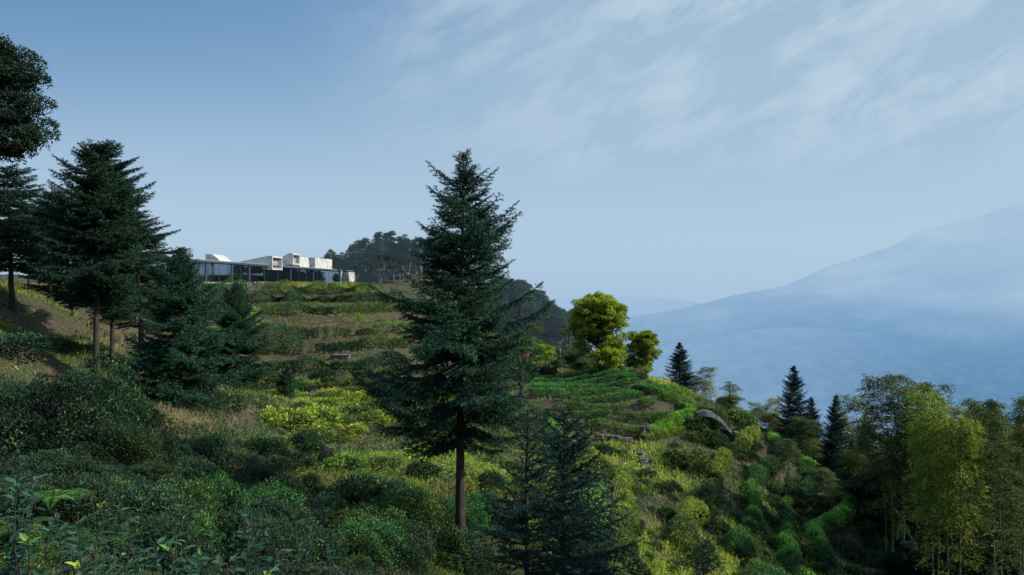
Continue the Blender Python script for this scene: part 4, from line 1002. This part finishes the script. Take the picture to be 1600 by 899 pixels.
# ------------------------------------------------------------------ foreground plants with large leaves
def leafy_plant(seed, H, nst, leaf, col, tip, tipn=5):
    rs = R_(seed); LV = Acc(); W = Acc()
    for i in range(nst):
        a = rs.rand() * 6.28; sp = .35 * H * rs.rand(); n = 8; s = np.linspace(0, 1, n)[:, None]; h = H * (.35 + .7 * rs.rand())
        P = np.array([math.cos(a), math.sin(a), 0]) * sp * s ** 1.4 + np.array([0, 0, h]) * s + rs.normal(size=(n, 3)) * .012
        P[0, 2] = -.1
        V, F = tube(P, np.linspace(.009, .003, n), 5); W.add(V, F)
        m = int(10 + h * 12); u = np.sort(.15 + .85 * rs.rand(m) ** .7); k = np.minimum((u * (n - 1)).astype(int), n - 2); f = (u * (n - 1) - k)[:, None]
        Q = P[k] * (1 - f) + P[k + 1] * f; az = np.arange(m) * 2.4 + a
        el = .15 + .7 * u ** 4
        D = np.stack([np.cos(az), np.sin(az), el + rs.normal(size=m) * .2], 1); Nn = np.array([0, 0, 1.]) + rs.normal(size=(m, 3)) * .25
        c = np.array(col) * (.6 + .8 * rs.rand(m, 1)); t = np.clip((u - .86) / .12, 0, 1)[:, None] * (rs.rand() < tip[1]); c = c * (1 - t) + np.array(tip[0]) * t
        V, F, C = big_leaves(Q, D, Nn, leaf * (1.1 - .5 * u) * (.7 + .5 * rs.rand(m)), leaf * .42 * (1.1 - .4 * u), c); LV.add(V, F, C)
    return LV.mesh('leaves', M_leaf), W.mesh('stems', M_twig)
def fern(seed):
    rs = R_(seed); LV = Acc()
    for i in range(9):
        a = i * .7 + rs.rand() * .4; L = .6 * (.7 + .5 * rs.rand()); n = 22; s = np.linspace(.08, 1, n)[:, None]
        h = np.array([math.cos(a), math.sin(a), 0]); P = h * L * s + np.array([0, 0, 1.]) * L * (.75 * s - .75 * s * s)
        for sd in (-1, 1):
            S = np.cross(h, [0, 0, 1.]) * sd
            V, F, C = leaves(P, h * .35 + S + np.zeros((n, 1)), np.array([0, 0, 1.]) + np.zeros((n, 3)), (.16 * np.sin(np.pi * (s[:, 0] * .85 + .12))), .028, np.array((.06, .13, .03)) * (.7 + .6 * rs.rand(n, 1))); LV.add(V, F, C)
    return LV.mesh('fronds', M_leaf)
FG = (.022, .066, .038); TP_ = (.20, .33, .05)
plants = []
for i, (H_, nst, lf, tp) in enumerate([(1.1, 9, .13, (TP_, .02)), (.8, 12, .10, (TP_, .10)), (1.4, 7, .165, ((.05, .10, .06), .5))]):
    lm, wm = leafy_plant(500 + i, H_, nst, lf, FG, tp); t = thing('leafy_plant', 'x', 'leafy plant', (0, 0, 0)); link('leaves', lm, t); link('stems', wm, t); plants.append(t)
rs = R_(23); up = set()
FP = [(276, 800, 4.8, 1, 'leafy plant with a bright yellow-green shoot at the centre of the left foreground'), (25, 800, 4.6, 1, 'leafy plant with fresh light tips in the lower left corner'), (95, 850, 4.2, 1, 'leafy plant with two light leaves right of the lower left corner'),
      (60, 850, 4.0, 0, None), (410, 815, 5.2, 2, None), (470, 800, 5.6, 0, None), (200, 830, 4.6, 0, None), (340, 850, 4.6, 2, None), (140, 840, 4.8, 2, None), (520, 860, 5.5, 0, None),
      (10, 760, 5.5, 2, None), (120, 770, 6.0, 0, None), (230, 790, 6.5, 2, None), (380, 790, 7, 0, None), (440, 850, 5, 1, None), (310, 830, 6, 1, None), (580, 880, 7, 0, None), (490, 870, 6, 2, None), (30, 720, 7.5, 0, None), (170, 760, 8, 1, None),
      (250, 860, 4.2, 0, None), (390, 870, 4.4, 1, None), (0, 870, 3.8, 2, None), (180, 885, 3.9, 1, None), (300, 885, 4.0, 2, None)]
for k, (px, yt, d, v, lab) in enumerate(FP):
    x = (px - 800) / FPX * d; z = float(G(x, d)); hh = max((450 - yt) / FPX * d - z, .35); s = hh / (1.1, .8, 1.4)[v]; w = max(min(s, 1.3), .8)
    g = None
    if lab is None: lab = 'large-leaved dark plant in the shaded bottom left foreground'; g = 'large-leaved plants in the foreground'
    if v not in up: up.add(v); t = plants[v]; t.location = (x, d, z); t.scale = (w, w, s); t['label'] = lab; t.rotation_euler.z = k
    else: t = copy_thing(plants[v], (x, d, z), k * 1.3, (w, w, s), lab)
    if g: t['group'] = g
    elif 'group' in t: del t['group']
fm = fern(601); f0 = None
for k, (px, py, d, lab) in enumerate([(85, 735, 12, 'green fern with arching fronds in the left foreground, upper one'), (130, 800, 9, 'fern with a long pale frond in the left foreground, lower one'), (20, 770, 9, 'fern at the left edge of the foreground')]):
    x = (px - 800) / FPX * d; z = float(G(x, d)); zt = (450 - py) / FPX * d - .35
    if f0 is None: f0 = thing('fern', lab, 'fern', (x, d, max(z, zt - .1)), 0, 1.5); link('fronds', fm, f0); f0.scale = (.9,) * 3
    else: copy_thing(f0, (x, d, max(z, zt - .1)), k * 2., .8, lab)
# bare thin saplings right of the young spruces, and dead branches
def bare(seed, H, mat=M_twig, n=9, r=.02, lean=.3):
    rs = R_(seed); W = Acc(); s = np.linspace(0, 1, 9)[:, None]; P = np.array([lean, 0, H]) * s + rs.normal(size=(9, 3)) * .03 * H * .3; P[0] = (0, 0, -.2)
    V, F = tube(P, np.linspace(r, r * .25, 9), 6); W.add(V, F)
    for i in range(n):
        k = rs.randint(2, 8); a = rs.rand() * 6.28; L = H * (.2 + .25 * rs.rand()); t = np.linspace(0, 1, 5)[:, None]
        Q = P[k] + np.array([math.cos(a), math.sin(a), .9]) * L * .7 * t + rs.normal(size=(5, 3)) * .02; V, F = tube(Q, np.linspace(r * .45, r * .12, 5), 4); W.add(V, F)
    return W.mesh('bare_sapling', mat)
x, y, z = base(935, 22)
tag(link('bare_sapling', bare(701, 4.6, M_culm), None, (x, y, z)), 'thin leafless sapling rising behind the young near spruces', 'sapling')
x, y, z = base(925, 19)
tag(link('bare_sapling', bare(702, 3.6, M_culm, 6, .018, .8), None, (x, y, z)), 'thin bent leafless sapling low right of the young near spruces', 'sapling')
def stick(pts, r, label):
    o = np.array(pts[0]); V, F = tube(np.array(pts) - o, np.linspace(r, r * .5, len(pts)), 6); tag(link('dead_branch', mk_mesh('dead_branch', V, F, M_dead, smooth=True), None, o), label, 'dead branch')
def P3(px, py, d): return ((px - 800) / FPX * d, d, -(py - 450) / FPX * d)
stick([P3(1434, 858, 47), P3(1420, 835, 46.6), P3(1413, 815, 46.2), P3(1397, 795, 46)], .06, 'long pale dead branch leaning among the dark bamboo')
stick([P3(1401, 843, 46.4), P3(1405, 825, 46.3), P3(1407, 812, 46.1)], .04, 'short pale dead branch crossing under the long one')
# ------------------------------------------------------------------ boxes and buildings
class Box(Acc):
    def box(s, a, b, c=(0, 0, 0)):
        a = np.array(a, float); b = np.array(b, float)
        V = np.array([[x, y, z] for x in (a[0], b[0]) for y in (a[1], b[1]) for z in (a[2], b[2])])
        F = np.array([[0, 1, 3, 2], [4, 6, 7, 5], [0, 4, 5, 1], [2, 3, 7, 6], [0, 2, 6, 4], [1, 5, 7, 3]])
        s.add(V, F); return s
    def prism(s, prof, y0, y1):
        """4-point profile in x,z swept along y"""
        V = np.array([[p[0], y, p[1]] for y in (y0, y1) for p in prof])
        F = np.array([[0, 1, 2, 3], [7, 6, 5, 4], [0, 4, 5, 1], [1, 5, 6, 2], [2, 6, 7, 3], [3, 7, 4, 0]]); s.add(V, F); return s
# the house: local frame, +y runs away along the facade, +x is the front
ox, oy = -46.6, 120.; ua = math.atan2(6.6, 80)
ZB = .35; ZR = 4.12
house = thing('concrete_house', 'long low modern house of white concrete and dark framed glass on the hilltop', 'house', (ox, oy, 0), -ua)
def hp(name, acc, mat, parent=house): return link(name, acc.mesh(name, mat), parent)
Y0 = -16.; Y1 = 81.
b = Box().box((-9, Y0, ZR - .30), (.35, Y1 - .02, ZR)); hp('roof', b, M_frame)
hp('roof_deck', Box().box((-8.9, Y0 + .1, ZR + .003), (.2, Y1 - .2, ZR + .09)), M_concg)
hp('floor', Box().box((-9, Y0, ZB - 1.2), (.3, Y1, ZB + .5)), M_concg)
hp('rear_wall', Box().box((-8.6, Y0, ZB + .5), (-8.3, Y1, ZR - .31)), M_inside)
hp('end_wall', Box().box((-8.9, 69.3, ZB - .5), (.32, 80.9, ZR - .33)), M_conc)
ys = [Y0 + .1, -8, 1.0, 10, 17, 36.8, 50.4, 69.0]
for yy in ys: hp('column', Box().box((-.12, yy - .16, ZB + .5), (.14, yy + .16, ZR - .302)), M_frame)
hp('end_wall', Box().box((-8.2, Y0, ZB + .5), (-.2, Y0 + .2, ZR - .31)), M_concg)
for a_, b_ in zip(ys[:-1], ys[1:]):
    n = 2 if b_ - a_ < 10 else 3
    if a_ > 49: n = 7
    w = hp('window', Box().box((-.05, a_ + .17, ZR - .42), (.05, b_ - .17, ZR - .305)), M_frame)
    gl = Box(); fr = Box()
    for i in range(n):
        p0 = a_ + .17 + (b_ - a_ - .34) * i / n; p1 = a_ + .17 + (b_ - a_ - .34) * (i + 1) / n
        gl.box((-.012, p0 + .05, ZB + .56), (.012, p1 - .05, ZR - .425)); fr.box((-.04, p1 - .045, ZB + .56), (.04, p1 + .045, ZR - .425))
    link('pane', gl.mesh('pane', M_glass), w); link('mullion', fr.mesh('mullion', M_frame), w)
hp('curtain', Box().box((-.9, 10.3, ZB + .6), (-.85, 16.7, ZR - .45)), M_curt); hp('curtain', Box().box((-.9, 37.2, ZB + .6), (-.85, 41, ZR - .45)), M_curt)
hp('partition', Box().box((-8.2, 2.2, ZB + .55), (-3, 2.4, ZR - .33)), M_conc); hp('partition', Box().box((-8.2, 31, ZB + .55), (-2, 31.3, ZR - .33)), M_conc)
# light scoops on the roof
def scoop(xb, xf, y0, y1, zb_back, zt, zlow, depth, label):
    s = hp('light_scoop', Box().prism([(xb, zb_back - .9), (xf - depth, zlow if zlow > ZR else ZR + .1), (xf - depth, zt), (xb, zb_back)], y0, y1), M_conc); s['label'] = label
    t = .28; f = Box()
    f.box((xf - depth + .003, y0, zlow), (xf, y0 + t, zt)).box((xf - depth + .003, y1 - t, zlow), (xf, y1, zt)).box((xf - depth + .003, y0 + t, zt - t), (xf, y1 - t, zt)).box((xf - depth + .003, y0 + t, zlow), (xf, y1 - t, zlow + t))
    link('rim', f.mesh('rim', M_conc), s)
    link('opening', Box().box((xf - depth + .02, y0 + t, zlow + t), (xf - depth + .12, y1 - t, zt - t)).mesh('opening', M_concg), s)
# solid wedge falling toward the front
w = hp('roof_monitor', Box().prism([(-5.6, ZR + .02), (-2.6, ZR + .02), (-4.5, 5.55), (-5.6, 5.55)], 12.5, 17), M_conc); w['label'] = 'sloping wedge-shaped roof light at the near end'
scoop(-5.2, .95, 25, 30, 4.7, 5.75, 3.25, .9, 'scoop with an open square end projecting over the facade')
scoop(-5.0, -.5, 39.5, 43.6, 4.9, 6.85, 4.6, .9, 'tallest scoop with an open square end')
hp('roof_monitor', Box().prism([(-4.5, ZR + .02), (-.8, ZR + .02), (-.9, 6.35), (-4, 6.5)], 44.2, 50), M_conc)
hp('roof_monitor', Box().box((-3.6, 53, ZR + .02), (-.5, 65, 6.5)), M_conc)
# metal railing at the near end and a low stone wall along the terrace
rl = thing('metal_railing', 'grey metal railing of thin upright bars beside the house, behind the conical spruce', 'railing', (-45.6, 99, .5))
rb = Box()
for i in range(26): rb.box((-.02, -i * .3 + 4, .0), (.02, -i * .3 + 4.04, 1.9))
link('bars', rb.mesh('bars', M_frame), rl); link('rail', Box().box((-.04, -3.6, 1.9), (.04, 4.1, 1.97)).mesh('rail', M_frame), rl)
def stones(name, label, cat, path, h, size, mat, seed):
    rs = R_(seed); A = Acc(); path = np.array(path); seg = np.linalg.norm(np.diff(path, axis=0), axis=1); L = np.concatenate([[0], np.cumsum(seg)])
    o = np.array([path[0, 0], path[0, 1], float(G(path[0, 0], path[0, 1]))])
    nrow = max(1, int(h / (size * .7)))
    for r in range(nrow):
        s = rs.rand() * size
        while s < L[-1]:
            x = np.interp(s, L, path[:, 0]); y = np.interp(s, L, path[:, 1]); z = float(G(x, y)) + (r + .4) * size * .68
            q = np.array([[i, j, k] for i in (-1, 1) for j in (-1, 1) for k in (-1, 1)]) * .5; q = q * (1 - .25 * rs.rand(8, 1))
            q = q * np.array([size * (1 + .5 * rs.rand()), size * .9, size * .8 * (.8 + .3 * rs.rand())]); a = rs.rand() * 1.2 - .6
            M = np.array([[math.cos(a), -math.sin(a), 0], [math.sin(a), math.cos(a), 0], [0, 0, 1]]); V = q @ M.T + np.array([x, y, z]) + rs.normal(size=3) * .04 - o
            F = np.array([[0, 1, 3, 2], [4, 6, 7, 5], [0, 4, 5, 1], [2, 3, 7, 6], [0, 2, 6, 4], [1, 5, 7, 3]]); A.add(V, F)
            s += size * (1 + .35 * rs.rand())
    me = A.mesh(name, mat); ob = tag(link(name, me, None, o), label, cat)
    bv = ob.modifiers.new('b', 'BEVEL'); bv.width = size * .05; bv.segments = 1
    return ob
stones('stone_wall', 'low wall of pale rubble stones in front of the long house', 'stone wall', [(-42, 96), (-41, 106), (-39, 116), (-36.5, 126)], .7, .36, M_stone, 1)
a1 = at(868, 690, 40); a2 = at(960, 690, 40); a3 = at(1020, 684, 40)
stones('stone_wall', 'grey rubble retaining wall under the nearest tea rows', 'stone wall', [(3.2, 62.2), (6.5, 62.6), (9.5, 62.4)], .75, .32, M_stone, 2)
p = at(1010, 690, 40)
stones('rock_pile', 'dark knobbly rock stack at the right end of the retaining wall', 'rocks', [(p[0] - .3, p[1]), (p[0] + .3, p[1] + .2)], 1.2, .34, M_rock, 3)
p = at(1012, 742, 36); p2 = at(1000, 712, 36)
stones('rock_pile', 'line of dark rocks running down the yellow grass of the right slope', 'rocks', [(p[0], p[1]), (p2[0], p2[1])], .5, .45, M_rock, 4)
p = at(1160, 690, 45)
stones('rock_pile', 'small heap of dark rocks at the lower end of the curved channel', 'rocks', [(p[0] - .9, p[1]), (p[0] + .4, p[1])], .7, .5, M_rock, 5)
# curved concrete channel
def channel():
    ctr = [(1090, 648), (1100, 646), (1112, 648), (1122, 654), (1132, 663), (1140, 672), (1146, 679)]
    P = []
    for a, b_ in ctr:
        d = 60.; P.append(((a - 800) / FPX * d, d + (b_ - 646) * .02, -(b_ - 450) / FPX * d))
    P = np.array(P); zc = P[:, 2].mean(); 
    g = at(1115, 680, 45); 
    s = g[1] / 60.; P = P * s
    W = np.array([.30, .48, .42, .34, .28, .24, .2])
    n = len(P); T = norm(np.gradient(P, axis=0)); U = norm(np.cross(T, [0, 1, 0])); U = np.where(U[:, 2:3] < 0, -U, U)
    V = []
    for i in range(n):
        for u, v in ((-.5, -.35), (.5, -.25), (.5, .6), (-.5, .25)):
            V.append(P[i] + U[i] * u * W[i] + np.array([0, 1, 0]) * v)
    V = np.array(V); F = []
    for i in range(n - 1):
        for j in range(4): F.append([4*i+j, 4*i+(j+1)%4, 4*i+4+(j+1)%4, 4*i+4+j])
    F += [[0, 3, 2, 1], [4*n-4, 4*n-3, 4*n-2, 4*n-1]]
    o = V.mean(0); t = tag(link('concrete_channel', mk_mesh('concrete_channel', V - o, np.array(F), M_weathered), None, o), 'pale curved concrete channel bending down among the bushes of the right ridge', 'concrete channel')
channel()
p = at(535, 560, 50)
tk = thing('water_tank', 'small grey concrete tank on a terrace left of the tall spruce', 'tank', (p[0], p[1], p[2] - .1))
link('tank', Box().box((-.7, -.5, -.2), (.7, .5, .3)).mesh('tank', M_weathered), tk); link('cover', Box().box((-.76, -.56, .302), (.76, .56, .36)).mesh('cover', M_weathered), tk)
p = at(512, 728, 30)
rs = R_(3); u = np.linspace(-1, 1, 12); A_, B_ = np.meshgrid(u, u, indexing='ij')
Zt = .62 * (1 - np.abs(A_) ** 4) * (1 - np.abs(B_) ** 4) + .02 * rs.normal(size=A_.shape) + .05 * np.sin(A_ * 4 + 1) * B_
V = np.stack([A_ * .42, B_ * .4, Zt], -1).reshape(-1, 3); i = np.arange(11)[:, None] * 12; j = np.arange(11)[None]; a = i + j
tag(link('black_sheet', mk_mesh('black_sheet', V, np.stack([a, a+12, a+13, a+1], -1).reshape(-1, 4), M_tarp), None, (p[0], p[1], p[2])), 'black plastic sheet draped over a post stub left of the yellow-green bush', 'plastic sheet')
# a few posts on the hilltop bank
# ------------------------------------------------------------------ far village
rs = R_(77); vh = None
spots = [(1338, 634, 3150), (1346, 630, 3200), (1352, 636, 3120), (1360, 632, 3180), (1366, 638, 3100), (1372, 630, 3200), (1330, 630, 3220), (1356, 627, 3260), (1348, 640, 3060), (1378, 636, 3120), (1342, 626, 3300), (1384, 641, 3050)]
for k, (px, py, d) in enumerate(spots):
    x = (px - 800) / FPX * d; z = -(py - 450) / FPX * d; w = 5 + 5 * rs.rand()
    if vh is None:
        vh = thing('village_house', 'tiny white house in the hazy valley village', 'house', (x, d, z), .3, (w, 6, 6), 'white houses of the valley village')
        link('wall', Box().box((-1, -1, -2), (1, 1, 1)).mesh('wall', M_white), vh)
        rf = Box().prism([(-1.1, 1.003), (1.1, 1.003), (.05, 1.5), (-.05, 1.5)], -1.1, 1.1); link('roof', rf.mesh('roof', M_tile), vh)
    else: copy_thing(vh, (x, d, z), rs.rand(), (w, 6, 5 + 3 * rs.rand()), 'tiny white house in the hazy valley village', 'white houses of the valley village')
# ------------------------------------------------------------------ sun, sky, camera
EL, AZ = math.radians(33), math.radians(97)       # azimuth clockwise from the view direction: sun on the right, a little behind
sd = Vector((math.sin(AZ) * math.cos(EL), math.cos(AZ) * math.cos(EL), math.sin(EL)))
sl = bpy.data.lights.new('sun', 'SUN'); sl.energy = 5.0; sl.angle = math.radians(.8); sl.color = (1, .94, .82)
so = bpy.data.objects.new('sun', sl); COL.objects.link(so); so.rotation_euler = sd.to_track_quat('Z', 'Y').to_euler(); so.location = (40, -20, 60)
w = bpy.data.worlds.new('World'); scene.world = w; w.use_nodes = True; nt = w.node_tree; nt.nodes.clear(); L = nt.links
out = N_(nt, 'ShaderNodeOutputWorld'); bg = N_(nt, 'ShaderNodeBackground'); bg.inputs[1].default_value = .1
sky = N_(nt, 'ShaderNodeTexSky'); sky.sky_type = 'NISHITA'; sky.sun_disc = False; sky.sun_elevation = EL; sky.sun_rotation = AZ; sky.air_density = 1.0; sky.dust_density = 1.5; sky.ozone_density = 2.5
tc = N_(nt, 'ShaderNodeTexCoord'); sp = N_(nt, 'ShaderNodeSeparateXYZ'); L.new(tc.outputs['Generated'], sp.inputs[0])
# haze: pale blue towards the horizon, laid over the physical sky
cr = N_(nt, 'ShaderNodeValToRGB'); e = cr.color_ramp.elements
def c10(r, g, b): return tuple(10 * v for v in lin(r, g, b)) + (1,)
e[0].position = 0; e[0].color = c10(176, 206, 233); e[1].position = 1; e[1].color = c10(50, 90, 140)
for p_, c in [(.06, (179, 206, 231)), (.14, (171, 200, 226)), (.24, (150, 184, 215)), (.34, (122, 160, 200)), (.6, (90, 130, 172))]:
    x_ = e.new(p_); x_.color = c10(*c)
L.new(sp.outputs[2], cr.inputs[0])
m1 = N_(nt, 'ShaderNodeMixRGB'); m1.inputs[0].default_value = .88; L.new(sky.outputs[0], m1.inputs[1]); L.new(cr.outputs[0], m1.inputs[2])
# clouds, streaked, thick to the right
def math_(op, a, b=None, c=None):
    n = N_(nt, 'ShaderNodeMath', operation=op)
    for i, v in enumerate((a, b, c)):
        if v is None: continue
        if isinstance(v, (int, float)): n.inputs[i].default_value = v
        else: L.new(v, n.inputs[i])
    return n.outputs[0]
u_ = math_('ARCTAN2', sp.outputs[0], sp.outputs[1]); v_ = math_('ARCSINE', sp.outputs[2])
cb = N_(nt, 'ShaderNodeCombineXYZ'); L.new(u_, cb.inputs[0]); L.new(v_, cb.inputs[1])
mr_ = N_(nt, 'ShaderNodeMapping'); mr_.inputs['Rotation'].default_value = (0, 0, math.radians(-26)); L.new(cb.outputs[0], mr_.inputs[0])
mp = N_(nt, 'ShaderNodeMapping'); mp.inputs['Scale'].default_value = (1.0, 2.3, 1); mp.inputs['Location'].default_value = (.35, .2, 0); L.new(mr_.outputs[0], mp.inputs[0])
n1 = N_(nt, 'ShaderNodeTexNoise'); n1.inputs['Scale'].default_value = 7.5; n1.inputs['Detail'].default_value = 10; n1.inputs['Roughness'].default_value = .62; n1.inputs['Distortion'].default_value = .25
L.new(mp.outputs[0], n1.inputs['Vector'])
n9 = N_(nt, 'ShaderNodeTexNoise'); n9.inputs['Scale'].default_value = 2.2; n9.inputs['Detail'].default_value = 3; L.new(mp.outputs[0], n9.inputs['Vector'])
cl = N_(nt, 'ShaderNodeMapRange'); cl.inputs[1].default_value = .44; cl.inputs[2].default_value = .60; L.new(n1.outputs[0], cl.inputs[0])
big = N_(nt, 'ShaderNodeMapRange'); big.inputs[1].default_value = .36; big.inputs[2].default_value = .58; big.inputs[3].default_value = .35; L.new(n9.outputs[0], big.inputs[0])
rt_ = N_(nt, 'ShaderNodeMapRange'); rt_.interpolation_type = 'SMOOTHSTEP'; rt_.inputs[1].default_value = -.30; rt_.inputs[2].default_value = .15; L.new(u_, rt_.inputs[0])
up_ = N_(nt, 'ShaderNodeMapRange'); up_.interpolation_type = 'SMOOTHSTEP'; up_.inputs[1].default_value = .10; up_.inputs[2].default_value = .24; L.new(v_, up_.inputs[0])
veil = math_('MULTIPLY', rt_.outputs[0], up_.outputs[0])
lf = N_(nt, 'ShaderNodeMapRange'); lf.interpolation_type = 'SMOOTHSTEP'; lf.inputs[1].default_value = .15; lf.inputs[2].default_value = -.65; L.new(u_, lf.inputs[0])
lv_ = N_(nt, 'ShaderNodeMapRange'); lv_.interpolation_type = 'SMOOTHSTEP'; lv_.inputs[1].default_value = .08; lv_.inputs[2].default_value = .36; L.new(v_, lv_.inputs[0])
md = N_(nt, 'ShaderNodeMixRGB'); md.inputs[2].default_value = c10(96, 141, 186); L.new(math_('MULTIPLY', math_('MULTIPLY', lf.outputs[0], lv_.outputs[0]), .8), md.inputs[0]); L.new(m1.outputs[0], md.inputs[1]); m1 = md
m2 = N_(nt, 'ShaderNodeMixRGB'); m2.inputs[2].default_value = c10(168, 195, 217); L.new(math_('MULTIPLY', veil, .75), m2.inputs[0]); L.new(m1.outputs[0], m2.inputs[1])
m3 = N_(nt, 'ShaderNodeMixRGB'); m3.inputs[2].default_value = c10(199, 216, 230); L.new(math_('MULTIPLY', math_('MULTIPLY', math_('MULTIPLY', veil, cl.outputs[0]), big.outputs[0]), .95), m3.inputs[0]); L.new(m2.outputs[0], m3.inputs[1])
L.new(m3.outputs[0], bg.inputs[0]); L.new(bg.outputs[0], out.inputs[0])
cam = bpy.data.cameras.new('camera'); cam.lens = 28; cam.sensor_width = 36; cam.clip_start = .1; cam.clip_end = 40000
co = bpy.data.objects.new('camera', cam); COL.objects.link(co); co.location = (0, 0, 0); co.rotation_euler = (math.pi / 2, 0, 0); scene.camera = co
scene.view_settings.view_transform = 'Standard'; scene.view_settings.look = 'None'; scene.view_settings.exposure = 0
scene.cycles.max_bounces = 5; scene.cycles.diffuse_bounces = 2; scene.cycles.transmission_bounces = 3; scene.cycles.transparent_max_bounces = 6; scene.cycles.glossy_bounces = 2
